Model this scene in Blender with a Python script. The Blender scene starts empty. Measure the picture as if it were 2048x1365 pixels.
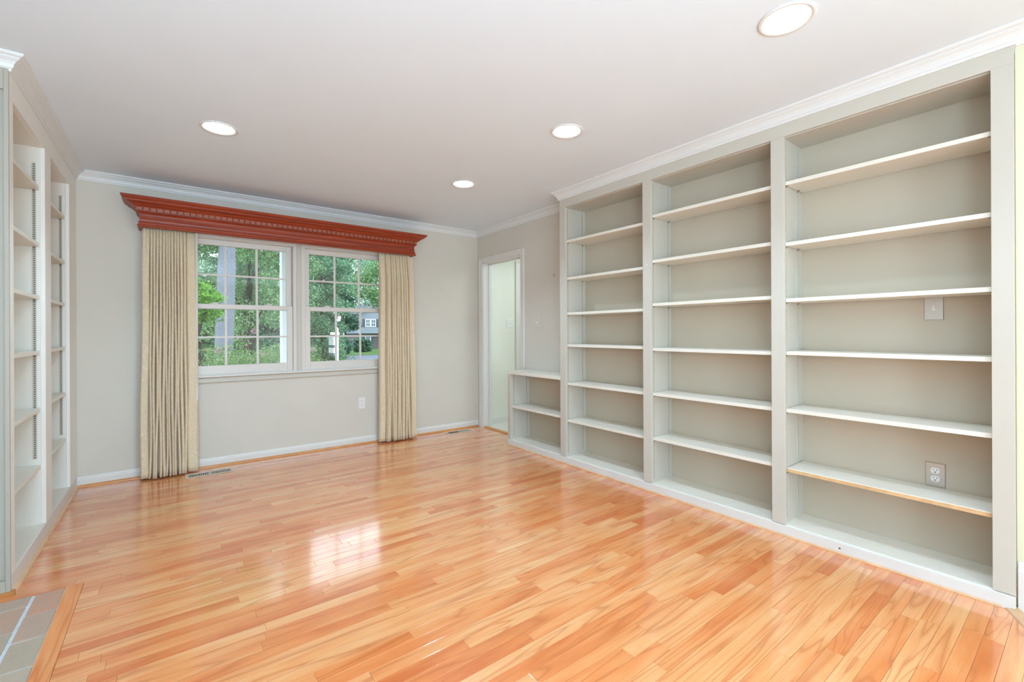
import bpy, bmesh, math, random
import numpy as np
from mathutils import Matrix, Vector

random.seed(7)
rng = np.random.default_rng(11)
S = bpy.context.scene
COL = S.collection

# ------------------------------------------------------------------ camera
F, YAW, CY, ROLL, CH = 897.5, 0.6492, 665.2, -0.0044, 1.2
fw = Vector((math.sin(YAW), math.cos(YAW), 0)); rt = Vector((math.cos(YAW), -math.sin(YAW), 0)); up = Vector((0, 0, 1))
rt, up = rt*math.cos(ROLL) + up*math.sin(ROLL), up*math.cos(ROLL) - rt*math.sin(ROLL)
cd = bpy.data.cameras.new('camera'); cam = bpy.data.objects.new('camera', cd); COL.objects.link(cam)
m = Matrix.Identity(4)
for i in range(3):
    m[i][0], m[i][1], m[i][2] = rt[i], up[i], -fw[i]
m[0][3], m[1][3], m[2][3] = 0, 0, CH
cam.matrix_world = m
cd.sensor_width = 36; cd.lens = F/2048*36; cd.shift_y = -(682.5-CY)/2048; cd.clip_start = 0.02; cd.clip_end = 300
S.camera = cam

# ------------------------------------------------------------------ world, lights, exposure
W = bpy.data.worlds.new('overcast_sky'); S.world = W; W.use_nodes = True
bg = W.node_tree.nodes['Background']; bg.inputs[0].default_value = (0.78, 0.89, 1.0, 1); bg.inputs[1].default_value = 3.4
S.view_settings.view_transform = 'Standard'; S.view_settings.look = 'None'
S.view_settings.exposure = 0.15; S.view_settings.gamma = 1
S.view_settings.use_curve_mapping = False
S.cycles.use_denoising = True
S.cycles.max_bounces = 14; S.cycles.diffuse_bounces = 8; S.cycles.transparent_max_bounces = 16
S.cycles.sample_clamp_indirect = 6

LAMP = 9.0           # radiance of the ceiling light lenses
REAR_FILL = 85            # fill added at an unseen rear door, W

CEIL_FILL = 70  # W of the added ceiling fill behind the camera

def area(name, loc, rot, sx, sy, power, color):
    l = bpy.data.lights.new(name, 'AREA'); l.shape = 'RECTANGLE'; l.size = sx; l.size_y = sy
    l.energy = power; l.color = color
    o = bpy.data.objects.new(name, l); COL.objects.link(o); o.location = loc; o.rotation_euler = rot
    return o
# fill lights added at an unseen door and window in the rear wall
area('rear_door_fill', (-0.25, -3.55, 1.05), (math.radians(90), 0, 0), 1.15, 1.95, REAR_FILL, (0.61, 0.81, 1.0))
area('rear_window_fill', (2.70, -3.55, 1.45), (math.radians(90), 0, 0), 0.40, 1.2, REAR_FILL*0.08, (0.60, 0.83, 1.0))
# fill added at an unseen right-wall opening to brighten the left bookcase
area('right_opening_fill', (2.95, -3.2, 1.05), (0, math.radians(90), 0), 1.9, 0.65, 100, (0.56, 0.81, 1.0))
# unseen fill added behind the camera, aimed up to neutralise the ceiling tint
area('ceiling_bounce_fill', (-0.12, -1.0, 1.5), (math.radians(148), 0, 0), 0.8, 0.8, CEIL_FILL, (0.50, 0.79, 1.0))
# unseen light added under the hall ceiling to brighten the hall
area('hall_fill', (4.3, 3.9, 2.4), (0, 0, 0), 0.8, 0.8, 17, (0.88, 0.97, 1.0))

SPOT = 39.0           # W of the downward beam of each ceiling light

# ------------------------------------------------------------------ helpers
class MB:
    """collects shapes, builds one mesh object"""
    def __init__(s): s.v = []; s.f = []
    def add(s, vs, fs):
        n = len(s.v); s.v += [tuple(x) for x in vs]; s.f += [tuple(i+n for i in q) for q in fs]; return s
    def box(s, x0, x1, y0, y1, z0, z1):
        return s.add([(x0,y0,z0),(x1,y0,z0),(x1,y1,z0),(x0,y1,z0),(x0,y0,z1),(x1,y0,z1),(x1,y1,z1),(x0,y1,z1)],
                     [(0,3,2,1),(4,5,6,7),(0,1,5,4),(1,2,6,5),(2,3,7,6),(3,0,4,7)])
    def lathe(s, prof, c, n=24, axis='z', flip=False):
        base = []
        for r, h in prof:
            for k in range(n):
                a = 2*math.pi*k/n
                p = (r*math.cos(a), r*math.sin(a), h)
                if axis == 'y': p = (p[0], h, p[1])
                if axis == 'x': p = (h, p[0], p[1])
                base.append((c[0]+p[0], c[1]+p[1], c[2]+p[2]))
        fs = []
        for i in range(len(prof)-1):
            for k in range(n):
                a, b = i*n+k, i*n+(k+1) % n
                fs.append((a, b, b+n, a+n))
        if prof[-1][0] > 1e-6: pass
        return s.add(base, fs)
    def disc(s, c, r, n=24, axis='z'):
        vs = []
        for k in range(n):
            a = 2*math.pi*k/n
            p = (r*math.cos(a), r*math.sin(a), 0)
            if axis == 'y': p = (p[0], 0, p[1])
            if axis == 'x': p = (0, p[0], p[1])
            vs.append((c[0]+p[0], c[1]+p[1], c[2]+p[2]))
        return s.add(vs, [tuple(range(n))])
    def sweep(s, path, prof, side=1, cap=True):
        """profile (out, dz) swept along an XY path with mitres; out goes to the right hand side"""
        P = [Vector((p[0], p[1], 0)) for p in path]; n = len(P); k = len(prof)
        vs = []
        for i in range(n):
            ds = []
            if i > 0: ds.append((P[i]-P[i-1]).normalized())
            if i < n-1: ds.append((P[i+1]-P[i]).normalized())
            ns = [Vector((d.y, -d.x, 0))*side for d in ds]
            if len(ns) == 2:
                b = (ns[0]+ns[1]); b = b/max(1e-6, b.dot(ns[0]))
            else: b = ns[0]
            z = path[i][2]
            for o, dz in prof: vs.append((P[i].x+b.x*o, P[i].y+b.y*o, z+dz))
        fs = []
        for i in range(n-1):
            for j in range(k-1):
                a = i*k+j
                fs.append((a, a+1, a+1+k, a+k))
        if cap: fs += [tuple(range(k)), tuple(range((n-1)*k, n*k))[::-1]]
        return s.add(vs, fs)
    def tube(s, pts, r, n=8):
        pts = [Vector(p) for p in pts]; vs = []
        for i, p in enumerate(pts):
            d = (pts[min(i+1, len(pts)-1)]-pts[max(i-1, 0)]).normalized()
            a = d.cross(Vector((0, 0, 1)))
            if a.length < 1e-3: a = Vector((1, 0, 0))
            a.normalize(); b = d.cross(a)
            rr = r[i] if isinstance(r, (list, tuple)) else r
            for k in range(n):
                t = 2*math.pi*k/n; vs.append(p+a*rr*math.cos(t)+b*rr*math.sin(t))
        fs = []
        for i in range(len(pts)-1):
            for k in range(n):
                a, b = i*n+k, i*n+(k+1) % n
                fs.append((a, b, b+n, a+n))
        fs += [tuple(range(n))[::-1], tuple(range((len(pts)-1)*n, len(pts)*n))]
        return s.add(vs, fs)
    def mesh(s, name, mat):
        me = bpy.data.meshes.new(name); me.from_pydata(s.v, [], s.f); me.validate()
        bm = bmesh.new(); bm.from_mesh(me); bmesh.ops.recalc_face_normals(bm, faces=bm.faces); bm.to_mesh(me); bm.free()
        if mat: me.materials.append(mat)
        return me
    def build(s, name, mat, parent=None, smooth=False, bevel=0.0):
        me = s.mesh(name, mat)
        return link(name, me, parent, smooth, bevel)

def link(name, me, parent=None, smooth=False, bevel=0.0):
    o = bpy.data.objects.new(name, me); COL.objects.link(o)
    if parent: o.parent = parent
    if smooth:
        me.polygons.foreach_set('use_smooth', [True]*len(me.polygons))
    if bevel:
        b = o.modifiers.new('bevel', 'BEVEL'); b.width = bevel; b.segments = 2; b.limit_method = 'ANGLE'
        b.angle_limit = math.radians(40)
    return o

def tag(o, label=None, cat=None, group=None, kind=None):
    if label: o['label'] = label
    if cat: o['category'] = cat
    if group: o['group'] = group
    if kind: o['kind'] = kind
    return o
def struct(o, label, cat):
    o['kind'] = 'structure'; o['label'] = label; o['category'] = cat; return o
def thing(name, label, cat, loc=(0, 0, 0), group=None):
    o = bpy.data.objects.new(name, None); COL.objects.link(o); o.location = loc
    o.empty_display_size = 0.05
    return tag(o, label, cat, group)
def L(o, t): o['label'] = t; return o
def setloc(o, loc): o.location = loc; return o
class Off(MB):
    """MB whose build subtracts the parent's location so that shapes can be given in world coordinates"""
    def build(s, name, mat, parent=None, smooth=False, bevel=0.0, root=None):
        r = root if root is not None else parent
        off = r.location if r is not None else Vector((0, 0, 0))
        s.v = [(x-off[0], y-off[1], z-off[2]) for x, y, z in s.v]
        return MB.build(s, name, mat, parent, smooth, bevel)

# ------------------------------------------------------------------ materials
def new_mat(name):
    m = bpy.data.materials.new(name); m.use_nodes = True
    nt = m.node_tree; return m, nt, nt.nodes['Principled BSDF']
def N(nt, typ, **k):
    n = nt.nodes.new(typ)
    for a, b in k.items(): setattr(n, a, b)
    return n
def ramp(nt, fac, stops, interp='LINEAR'):
    r = N(nt, 'ShaderNodeValToRGB'); r.color_ramp.interpolation = interp
    while len(r.color_ramp.elements) < len(stops): r.color_ramp.elements.new(0.5)
    for e, (p, c) in zip(r.color_ramp.elements, stops): e.position = p; e.color = (*c, 1)
    nt.links.new(fac, r.inputs[0]); return r.outputs[0]
def mixc(nt, fac, a, b, mode='MIX'):
    n = N(nt, 'ShaderNodeMix', data_type='RGBA', blend_type=mode)
    for s, v in ((0, fac), (6, a), (7, b)):
        if hasattr(v, 'is_linked'): nt.links.new(v, n.inputs[s])
        else: n.inputs[s].default_value = v if s == 0 else (*v, 1)
    return n.outputs[2]
def math_(nt, op, a, b=None, c=None):
    n = N(nt, 'ShaderNodeMath', operation=op)
    for i, v in enumerate((a, b, c)):
        if v is None: continue
        if hasattr(v, 'is_linked'): nt.links.new(v, n.inputs[i])
        else: n.inputs[i].default_value = v
    return n.outputs[0]
def mapping(nt, vec, scale=(1, 1, 1), loc=(0, 0, 0)):
    n = N(nt, 'ShaderNodeMapping'); n.inputs['Scale'].default_value = scale; n.inputs['Location'].default_value = loc
    nt.links.new(vec, n.inputs[0]); return n.outputs[0]
def noise(nt, vec, scale, detail=3, rough=0.5, dist=0.0):
    n = N(nt, 'ShaderNodeTexNoise'); n.inputs['Scale'].default_value = scale; n.inputs['Detail'].default_value = detail
    n.inputs['Roughness'].default_value = rough; n.inputs['Distortion'].default_value = dist
    if vec: nt.links.new(vec, n.inputs['Vector'])
    return n.outputs[0]
def bump(nt, b, h, strength=0.1, dist=0.01):
    n = N(nt, 'ShaderNodeBump'); n.inputs['Strength'].default_value = strength; n.inputs['Distance'].default_value = dist
    nt.links.new(h, n.inputs['Height']); nt.links.new(n.outputs[0], b.inputs['Normal'])

def paint(name, c, rough=0.5, var=0.03, bump_s=0.0, spec=0.5, nscale=3.0, bscale=250):
    m, nt, b = new_mat(name)
    g = N(nt, 'ShaderNodeNewGeometry').outputs['Position']
    nz = noise(nt, g, nscale, 4)
    col = ramp(nt, nz, [(0.3, tuple(x*(1-var) for x in c)), (0.7, tuple(min(1, x*(1+var)) for x in c))])
    nt.links.new(col, b.inputs['Base Color']); b.inputs['Roughness'].default_value = rough
    b.inputs['Specular IOR Level'].default_value = spec
    if bump_s: bump(nt, b, noise(nt, g, bscale, 2), bump_s, 0.001)
    return m

M = {}
M['wall'] = paint('greige_wall_paint', (0.65, 0.617, 0.545), 0.6, 0.015, 0.08, 0.3)
M['ceiling'] = paint('ceiling_paint', (0.77, 0.865, 0.95), 0.8, 0.01, 0.08, 0.2)
M['trim'] = paint('white_trim_paint', (0.72, 0.705, 0.67), 0.35, 0.012, 0.0, 0.5)
M['crown'] = paint('white_crown_paint', (0.73, 0.755, 0.75), 0.4, 0.01)
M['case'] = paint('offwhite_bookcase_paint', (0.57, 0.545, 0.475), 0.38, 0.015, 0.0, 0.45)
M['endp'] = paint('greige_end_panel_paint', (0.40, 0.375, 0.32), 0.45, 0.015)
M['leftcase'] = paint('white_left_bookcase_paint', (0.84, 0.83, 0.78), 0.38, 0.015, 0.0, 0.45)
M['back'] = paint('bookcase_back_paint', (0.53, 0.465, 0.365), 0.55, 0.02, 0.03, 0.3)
M['vinyl'] = paint('white_window_vinyl', (0.69, 0.65, 0.60), 0.35, 0.01)
M['plastic'] = paint('white_plastic', (0.80, 0.80, 0.78), 0.35, 0.01)
M['slot'] = paint('dark_slot', (0.05, 0.045, 0.04), 0.6, 0.01)
M['hall'] = paint('pale_green_cream_paint', (0.78, 0.785, 0.70), 0.6, 0.01)
M['cream'] = paint('cream_paint', (0.72, 0.71, 0.52), 0.6, 0.01)
M['tile'] = paint('pale_tile', (0.72, 0.70, 0.64), 0.3, 0.03)
M['clipm'] = paint('dull_metal', (0.22, 0.18, 0.14), 0.5, 0.1)
M['channel'] = paint('standard_slot_shadow_back', (0.13, 0.115, 0.095), 0.6, 0.02)

# shelf paint with small scuffs
def shelf_mat():
    m, nt, b = new_mat('scuffed_shelf_paint')
    g = N(nt, 'ShaderNodeNewGeometry').outputs['Position']
    base = ramp(nt, noise(nt, g, 5, 4), [(0.3, (0.76, 0.73, 0.64)), (0.7, (0.79, 0.76, 0.68))])
    v = mapping(nt, g, (9, 30, 9))
    s = ramp(nt, noise(nt, v, 1.6, 6, 0.65), [(0.715, (0, 0, 0)), (0.75, (1, 1, 1))])
    c = mixc(nt, math_(nt, 'MULTIPLY', s, 0.45), base, (0.42, 0.40, 0.35))
    nt.links.new(c, b.inputs['Base Color']); b.inputs['Roughness'].default_value = 0.35
    return m
M['shelf'] = shelf_mat()

def steel(name, c=(0.62, 0.58, 0.53)):
    m, nt, b = new_mat(name)
    g = N(nt, 'ShaderNodeNewGeometry').outputs['Position']
    v = mapping(nt, g, (30, 30, 900))
    b.inputs['Metallic'].default_value = 0.85; b.inputs['Roughness'].default_value = 0.38
    col = ramp(nt, noise(nt, v, 1.0, 3), [(0.3, tuple(x*0.86 for x in c)), (0.7, c)])
    nt.links.new(col, b.inputs['Base Color'])
    return m
M['steel'] = steel('brushed_steel')
M['register'] = steel('register_metal', (0.70, 0.62, 0.50)); 

# oak strip flooring: tint attribute = (random, random, random) of each strip
def oak(name, attr=True, along='x', rough=0.17, coat=0.0, sat=1.0):
    m, nt, b = new_mat(name)
    g = N(nt, 'ShaderNodeNewGeometry').outputs['Position']
    sep = N(nt, 'ShaderNodeSeparateXYZ'); nt.links.new(g, sep.inputs[0])
    X, Y, Z = sep.outputs
    if along == 'y': X, Y = Y, X
    if attr:
        a = N(nt, 'ShaderNodeAttribute', attribute_name='tint', attribute_type='GEOMETRY')
        sa = N(nt, 'ShaderNodeSeparateColor'); nt.links.new(a.outputs['Color'], sa.inputs[0]); r1, r2, r3 = sa.outputs
    else:
        v = N(nt, 'ShaderNodeValue'); v.outputs[0].default_value = 0.5; r1 = r2 = r3 = v.outputs[0]
    cx = N(nt, 'ShaderNodeCombineXYZ')
    nt.links.new(math_(nt, 'ADD', X, math_(nt, 'MULTIPLY', r1, 53.0)), cx.inputs[0])
    nt.links.new(math_(nt, 'ADD', Y, math_(nt, 'MULTIPLY', r2, 31.0)), cx.inputs[1])
    nt.links.new(math_(nt, 'MULTIPLY', r3, 9.0), cx.inputs[2])
    P = cx.outputs[0]
    # cathedral figure: contour lines of a stretched noise
    n1 = noise(nt, mapping(nt, P, (0.75, 8.5, 1)), 1.0, 2.0, 0.4, 0.5)
    rings = math_(nt, 'PINGPONG', math_(nt, 'MULTIPLY', n1, math_(nt, 'ADD', 10.0, math_(nt, 'MULTIPLY', r3, 16.0))), 1.0)
    line = ramp(nt, rings, [(0.0, (1, 1, 1)), (0.10, (0.70, 0.70, 0.70)), (0.26, (0.22, 0.22, 0.22)), (0.5, (0.08, 0.08, 0.08)), (1.0, (0, 0, 0))])
    # pores: short fine streaks
    n2 = noise(nt, mapping(nt, P, (5, 210, 1)), 1.0, 3.0, 0.6)
    pore = ramp(nt, n2, [(0.48, (0, 0, 0)), (0.66, (1, 1, 1))])
    n3 = noise(nt, mapping(nt, P, (2.6, 13, 1)), 1.0, 3.0, 0.5)
    tone = math_(nt, 'ADD', math_(nt, 'MULTIPLY', math_(nt, 'POWER', r2, 1.4), 0.50), math_(nt, 'MULTIPLY', n3, 0.85))
    c = ramp(nt, tone, [(0.26, (0.86, 0.46, 0.205)), (0.50, (0.84, 0.375, 0.140)), (0.74, (0.79, 0.27, 0.080)), (0.98, (0.66, 0.16, 0.036))])
    c = mixc(nt, math_(nt, 'MULTIPLY', line, 0.62), c, (0.52, 0.13, 0.028))
    c = mixc(nt, math_(nt, 'MULTIPLY', pore, 0.34), c, (0.60, 0.20, 0.06))
    nt.links.new(c, b.inputs['Base Color'])
    b.inputs['Roughness'].default_value = rough
    b.inputs['Specular IOR Level'].default_value = 0.5
    if coat:
        b.inputs['Coat Weight'].default_value = coat; b.inputs['Coat Roughness'].default_value = 0.10; b.inputs['Coat IOR'].default_value = 1.6
    bump(nt, b, math_(nt, 'ADD', n3, math_(nt, 'MULTIPLY', pore, -0.15)), 0.10, 0.002)
    return m
M['oak'] = oak('oak_strip', coat=1.0, rough=0.2)
M['oak_y'] = oak('oak_border', attr=False, along='y')
M['shoe'] = paint('oak_shoe_moulding', (0.60, 0.27, 0.085), 0.3, 0.12, 0, 0.5, 12)
M['shoe_dark'] = paint('dark_oak_quarter_round', (0.42, 0.17, 0.045), 0.3, 0.1, 0, 0.5, 12)
M['shoe_light'] = paint('pale_worn_oak', (0.68, 0.42, 0.24), 0.3, 0.12, 0, 0.5, 12)
M['rawedge'] = paint('raw_plywood_edge', (0.66, 0.43, 0.22), 0.6, 0.12, 0, 0.3, 20)

# red cherry cornice
def cherry():
    m, nt, b = new_mat('cherry_stained_wood')
    g = N(nt, 'ShaderNodeNewGeometry').outputs['Position']
    n1 = noise(nt, mapping(nt, g, (2.2, 30, 40)), 1.0, 4, 0.55, 0.4)
    n2 = noise(nt, mapping(nt, g, (14, 300, 320)), 1.0, 2, 0.5)
    c = ramp(nt, math_(nt, 'ADD', math_(nt, 'MULTIPLY', n1, 0.8), math_(nt, 'MULTIPLY', n2, 0.2)),
             [(0.3, (0.19, 0.022, 0.006)), (0.55, (0.32, 0.042, 0.010)), (0.75, (0.42, 0.072, 0.018))])
    nt.links.new(c, b.inputs['Base Color']); b.inputs['Roughness'].default_value = 0.42
    bump(nt, b, n2, 0.05, 0.001)
    return m
M['cherry'] = cherry()
M['dentil'] = paint('cherry_dentil_face', (0.36, 0.095, 0.045), 0.3, 0.1, 0, 0.6, 40)

# damask curtain
def damask():
    m, nt, b = new_mat('damask_fabric')
    g = N(nt, 'ShaderNodeTexCoord').outputs['UV']
    v = mapping(nt, g, (1, 1, 1))
    d = N(nt, 'ShaderNodeTexNoise'); d.inputs['Scale'].default_value = 9; d.inputs['Detail'].default_value = 1; nt.links.new(v, d.inputs['Vector'])
    vv = N(nt, 'ShaderNodeMix', data_type='RGBA', blend_type='LINEAR_LIGHT'); vv.inputs[0].default_value = 0.10
    nt.links.new(v, vv.inputs[6]); nt.links.new(d.outputs[1], vv.inputs[7])
    n1 = noise(nt, vv.outputs[2], 42, 1.5, 0.5, 1.6)
    r = math_(nt, 'PINGPONG', math_(nt, 'MULTIPLY', n1, 7.0), 1.0)
    pat = ramp(nt, r, [(0.30, (0, 0, 0)), (0.42, (1, 1, 1)), (0.75, (1, 1, 1)), (0.9, (0.2, 0.2, 0.2))])
    w = noise(nt, mapping(nt, g, (900, 900, 1)), 1.0, 1)
    c = mixc(nt, pat, (0.78, 0.65, 0.455), (0.64, 0.525, 0.355))
    c = mixc(nt, math_(nt, 'MULTIPLY', w, 0.25), c, (0.75, 0.68, 0.52))
    nt.links.new(c, b.inputs['Base Color']); b.inputs['Roughness'].default_value = 0.75
    b.inputs['Sheen Weight'].default_value = 0.25
    bump(nt, b, math_(nt, 'ADD', pat, w), 0.15, 0.002)
    return m
M['damask'] = damask()
M['lining'] = paint('white_lining_fabric', (0.80, 0.80, 0.77), 0.8, 0.02)

def glass_mat():
    m, nt, b = new_mat('window_glass')
    out = nt.nodes['Material Output']
    tr = N(nt, 'ShaderNodeBsdfTransparent'); tr.inputs[0].default_value = (0.95, 0.97, 0.97, 1)
    gl = N(nt, 'ShaderNodeBsdfGlossy'); gl.inputs['Roughness'].default_value = 0.02
    fr = N(nt, 'ShaderNodeFresnel'); fr.inputs[0].default_value = 1.45
    mx = N(nt, 'ShaderNodeMixShader')
    nt.links.new(fr.outputs[0], mx.inputs[0]); nt.links.new(tr.outputs[0], mx.inputs[1]); nt.links.new(gl.outputs[0], mx.inputs[2])
    nt.links.new(mx.outputs[0], out.inputs[0]); return m
M['glass'] = glass_mat()

def emit(name, c, s):
    m, nt, b = new_mat(name)
    b.inputs['Base Color'].default_value = (0.9, 0.9, 0.9, 1)
    b.inputs['Emission Color'].default_value = (*c, 1); b.inputs['Emission Strength'].default_value = s
    return m
M['lens'] = emit('lit_lens', (0.72, 0.90, 1.0), LAMP)

def brick_mat():
    m, nt, b = new_mat('hearth_brick')
    g = N(nt, 'ShaderNodeNewGeometry').outputs['Position']
    oi = N(nt, 'ShaderNodeObjectInfo').outputs['Random']
    base = ramp(nt, oi, [(0.0, (0.44, 0.36, 0.27)), (0.5, (0.50, 0.41, 0.31)), (0.85, (0.48, 0.34, 0.26)), (1.0, (0.62, 0.30, 0.18))])
    n1 = noise(nt, mapping(nt, g, (30, 12, 30)), 1.0, 5, 0.6)
    c = mixc(nt, ramp(nt, n1, [(0.45, (0, 0, 0)), (0.7, (0.5, 0.5, 0.5))]), base, (0.36, 0.33, 0.28))
    sp = ramp(nt, noise(nt, g, 160, 2), [(0.66, (0, 0, 0)), (0.74, (1, 1, 1))])
    c = mixc(nt, math_(nt, 'MULTIPLY', sp, 0.5), c, (0.20, 0.16, 0.12))
    nt.links.new(c, b.inputs['Base Color']); b.inputs['Roughness'].default_value = 0.65
    bump(nt, b, noise(nt, g, 90, 4), 0.5, 0.002)
    return m
M['brick'] = brick_mat()
M['mortar'] = paint('pale_mortar', (0.62, 0.68, 0.70), 0.8, 0.12, 0.3, 0.2, 20)

# ------------------------------------------------------------------ room dimensions (m)
XL, XR, XD, YW, ZC, ZT = -0.593, 2.8614, 3.1379, 4.8672, 2.4146, 2.489
XFW = -0.90      # fireplace wall
YB = -3.6        # rear wall

# ================================================================== SETTING
# --- floor
sub = MB().box(XFW-0.1, XD+0.12, YB-0.1, YW+0.1, -0.06, -0.0125)
floor = struct(sub.build('floor', M['slot']), 'glossy orange oak strip floor running parallel to the window wall', 'floor')
PW = 0.0585

def plank_geo(mb, x0, x1, y0, y1, z=0.0):
    g = 0.0004; bv = 0.0009; dz = 0.00013
    x0 += g; x1 -= g; y0 += g; y1 -= g
    vs = [(x0, y0, -0.0122), (x1, y0, -0.0122), (x1, y1, -0.0122), (x0, y1, -0.0122),
          (x0, y0, z-dz), (x1, y0, z-dz), (x1, y1, z-dz), (x0, y1, z-dz),
          (x0+bv, y0+bv, z), (x1-bv, y0+bv, z), (x1-bv, y1-bv, z), (x0+bv, y1-bv, z)]
    fs = [(0, 1, 5, 4), (1, 2, 6, 5), (2, 3, 7, 6), (3, 0, 4, 7), (4, 5, 9, 8), (5, 6, 10, 9), (6, 7, 11, 10), (7, 4, 8, 11), (8, 9, 10, 11)]
    mb.add(vs, fs)

HX1, HXB, HY0, HY1 = -0.402, -0.340, 1.2, 2.9785      # hearth right edge, border plank outer edge, hearth y extents
BYT = 2.9785
def keep(x0, x1, y0, y1):
    """clip a strip against hearth + border region; returns list of x-intervals"""
    if y1 <= HY0-0.062 or y0 >= BYT-0.006: return [(x0, x1)]
    if x1 <= HXB: return []
    return [(max(x0, HXB), x1)]
planks = []
rows = int((YW-YB)/PW)+2
rp = random.Random(5)
for r in range(rows):
    y1 = YW-0.0165-r*PW; y0 = y1-PW
    if y1 < YB: break
    x = XFW-rp.random()*0.8
    while x < XD:
        ln = rp.choice((0.26, 0.34, 0.45, 0.55, 0.65, 0.75, 0.9, 1.05, 1.25, 1.45))*rp.uniform(0.9, 1.1)
        a, b = max(x, XFW), min(x+ln, XD)
        if b-a > 0.03:
            for (p, q) in keep(a, b, y0, y1):
                if q-p > 0.02: planks.append((p, q, y0, max(y0, y1)))
        x += ln
def project(X, Y, Z):
    q = Vector((X, Y, Z-CH)); D = q.dot(fw)
    if D < 0.05: return None
    return 1024+F*q.dot(rt)/D, CY-F*q.dot(up)/D, D
def seen_area(p):
    x0, x1, y0, y1 = p; n = 6; tot = 0
    for i in range(n):
        x = x0+(x1-x0)*(i+.5)/n
        if x > XR or (x < XL and y0 > 3.05): continue
        r = project(x, (y0+y1)/2, 0)
        if not r: continue
        u, v, D = r
        if 0 <= u <= 2048 and 0 <= v <= 1365: tot += (x1-x0)/n*(y1-y0)*F*F*CH/D**3
    return tot
sc_ = sorted(((seen_area(p), i) for i, p in enumerate(planks)), reverse=True)
top = set(i for a, i in sc_[:300] if a > 0)
def set_tint(me, cols):
    at = me.color_attributes.new('tint', 'FLOAT_COLOR', 'POINT')
    at.data.foreach_set('color', np.asarray(cols, dtype=np.float32).ravel())
far = MB(); far_c = []
for i, p in enumerate(planks):
    c = (rp.random(), rp.random(), rp.random(), 1)
    dz = rp.uniform(-0.0002, 0.0002)
    if i in top:
        mb = MB(); plank_geo(mb, *p, dz); me = mb.mesh('plank', M['oak']); set_tint(me, [c]*12)
        link('plank', me, floor)
    else:
        plank_geo(far, *p, dz); far_c += [c]*12
me = bpy.data.meshes.new('distant_planks'); me.from_pydata(far.v, [], far.f); me.materials.append(M['oak']); set_tint(me, far_c)
tag(link('distant_planks', me, floor), kind='stuff')
# border plank beside the hearth, mitred at its far end
bp = MB().add([(HX1, HY0-0.06, -0.012), (HXB, HY0-0.06, -0.012), (HXB, BYT-0.0006, -0.012), (HX1, BYT-0.0006, -0.012),
               (HX1, HY0-0.06, 0.0006), (HXB-0.001, HY0-0.06, 0.0006), (HXB-0.001, BYT-0.0006, 0.0006), (HX1, BYT-0.0006, 0.0006)],
              [(0, 3, 2, 1), (4, 5, 6, 7), (0, 1, 5, 4), (1, 2, 6, 5), (2, 3, 7, 6), (3, 0, 4, 7)])
L(bp.build('border_plank', M['oak_y'], floor), 'oak border strip laid along the brick hearth')

# --- hearth: bricks flush with the floor
hearth = thing('brick_hearth', 'flush tan brick hearth with pale mortar in the floor at the bottom left', 'hearth', (XFW+0.25, 2.1, 0))
hb = Off().box(XFW, HX1-0.001, HY0, HY1-0.001, -0.05, -0.0035); hb.build('mortar_bed', M['mortar'], hearth)
bw = 0.0975; bl = 0.202; colx = HX1-0.002; k = 0
while colx-bw > XFW-0.05:
    y = HY1-0.003 + (0 if k % 2 == 0 else 0.105)
    while y > HY0:
        ya, yb = max(y-bl, HY0), min(y, HY1-0.003)
        if yb-ya > 0.03:
            x0 = max(colx-bw, XFW); x1 = colx; j = [rp.uniform(0, .0025) for _ in range(4)]
            zt = rp.uniform(0.0, 0.0015)
            mb = Off().add([(x0+j[0], ya+j[1], -0.03), (x1-j[2], ya+j[3], -0.03), (x1-j[1], yb-j[0], -0.03), (x0+j[3], yb-j[2], -0.03),
                            (x0+j[0], ya+j[1], zt), (x1-j[2], ya+j[3], zt), (x1-j[1], yb-j[0], zt), (x0+j[3], yb-j[2], zt)],
                           [(0, 3, 2, 1), (4, 5, 6, 7), (0, 1, 5, 4), (1, 2, 6, 5), (2, 3, 7, 6), (3, 0, 4, 7)])
            mb.build('brick', M['brick'], hearth, bevel=0.001)
        y -= bl+0.008
    colx -= bw+0.011; k += 1

# --- ceiling with round cut-outs for the lights
LIGHTS = [(0.242, 3.345), (2.020, 3.348), (2.022, 2.074), (2.026, 0.787)]
FILL_CANS = [(0.95, 0.25), (1.3, -1.3), (0.26, -1.6), (1.2, -2.6)]  # unseen ceiling lights added above and behind the camera for fill
RL = 0.080
def ceiling_mesh():
    mb = MB()
    xs = sorted({XFW-0.1, XD+0.1} | {v for x, y in LIGHTS+FILL_CANS for v in (round(x-0.12, 3), round(x+0.12, 3))})
    ys = sorted({YB-0.1, YW+0.1} | {v for x, y in LIGHTS+FILL_CANS for v in (round(y-0.12, 3), round(y+0.12, 3))})
    for i in range(len(xs)-1):
        for j in range(len(ys)-1):
            cx, cy = (xs[i]+xs[i+1])/2, (ys[j]+ys[j+1])/2
            if any(abs(cx-x) < 0.119 and abs(cy-y) < 0.119 for x, y in LIGHTS+FILL_CANS): continue
            mb.add([(xs[i], ys[j], ZT), (xs[i+1], ys[j], ZT), (xs[i+1], ys[j+1], ZT), (xs[i], ys[j+1], ZT)], [(0, 3, 2, 1)])
    for x, y in LIGHTS+FILL_CANS:
        n = 48; inn = []; out = []
        for k in range(n):
            a = 2*math.pi*k/n+math.pi/4
            c, s = math.cos(a), math.sin(a); q = 0.12/max(abs(c), abs(s))
            inn.append((x+0.090*c, y+0.090*s, ZT)); out.append((x+q*c, y+q*s, ZT))
        mb.add(inn+out, [(k, (k+1) % n, n+(k+1) % n, n+k) for k in range(n)])
    return mb
cm = ceiling_mesh()
cme = bpy.data.meshes.new('ceiling'); cme.from_pydata(cm.v, [], cm.f); cme.materials.append(M['ceiling'])
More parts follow.
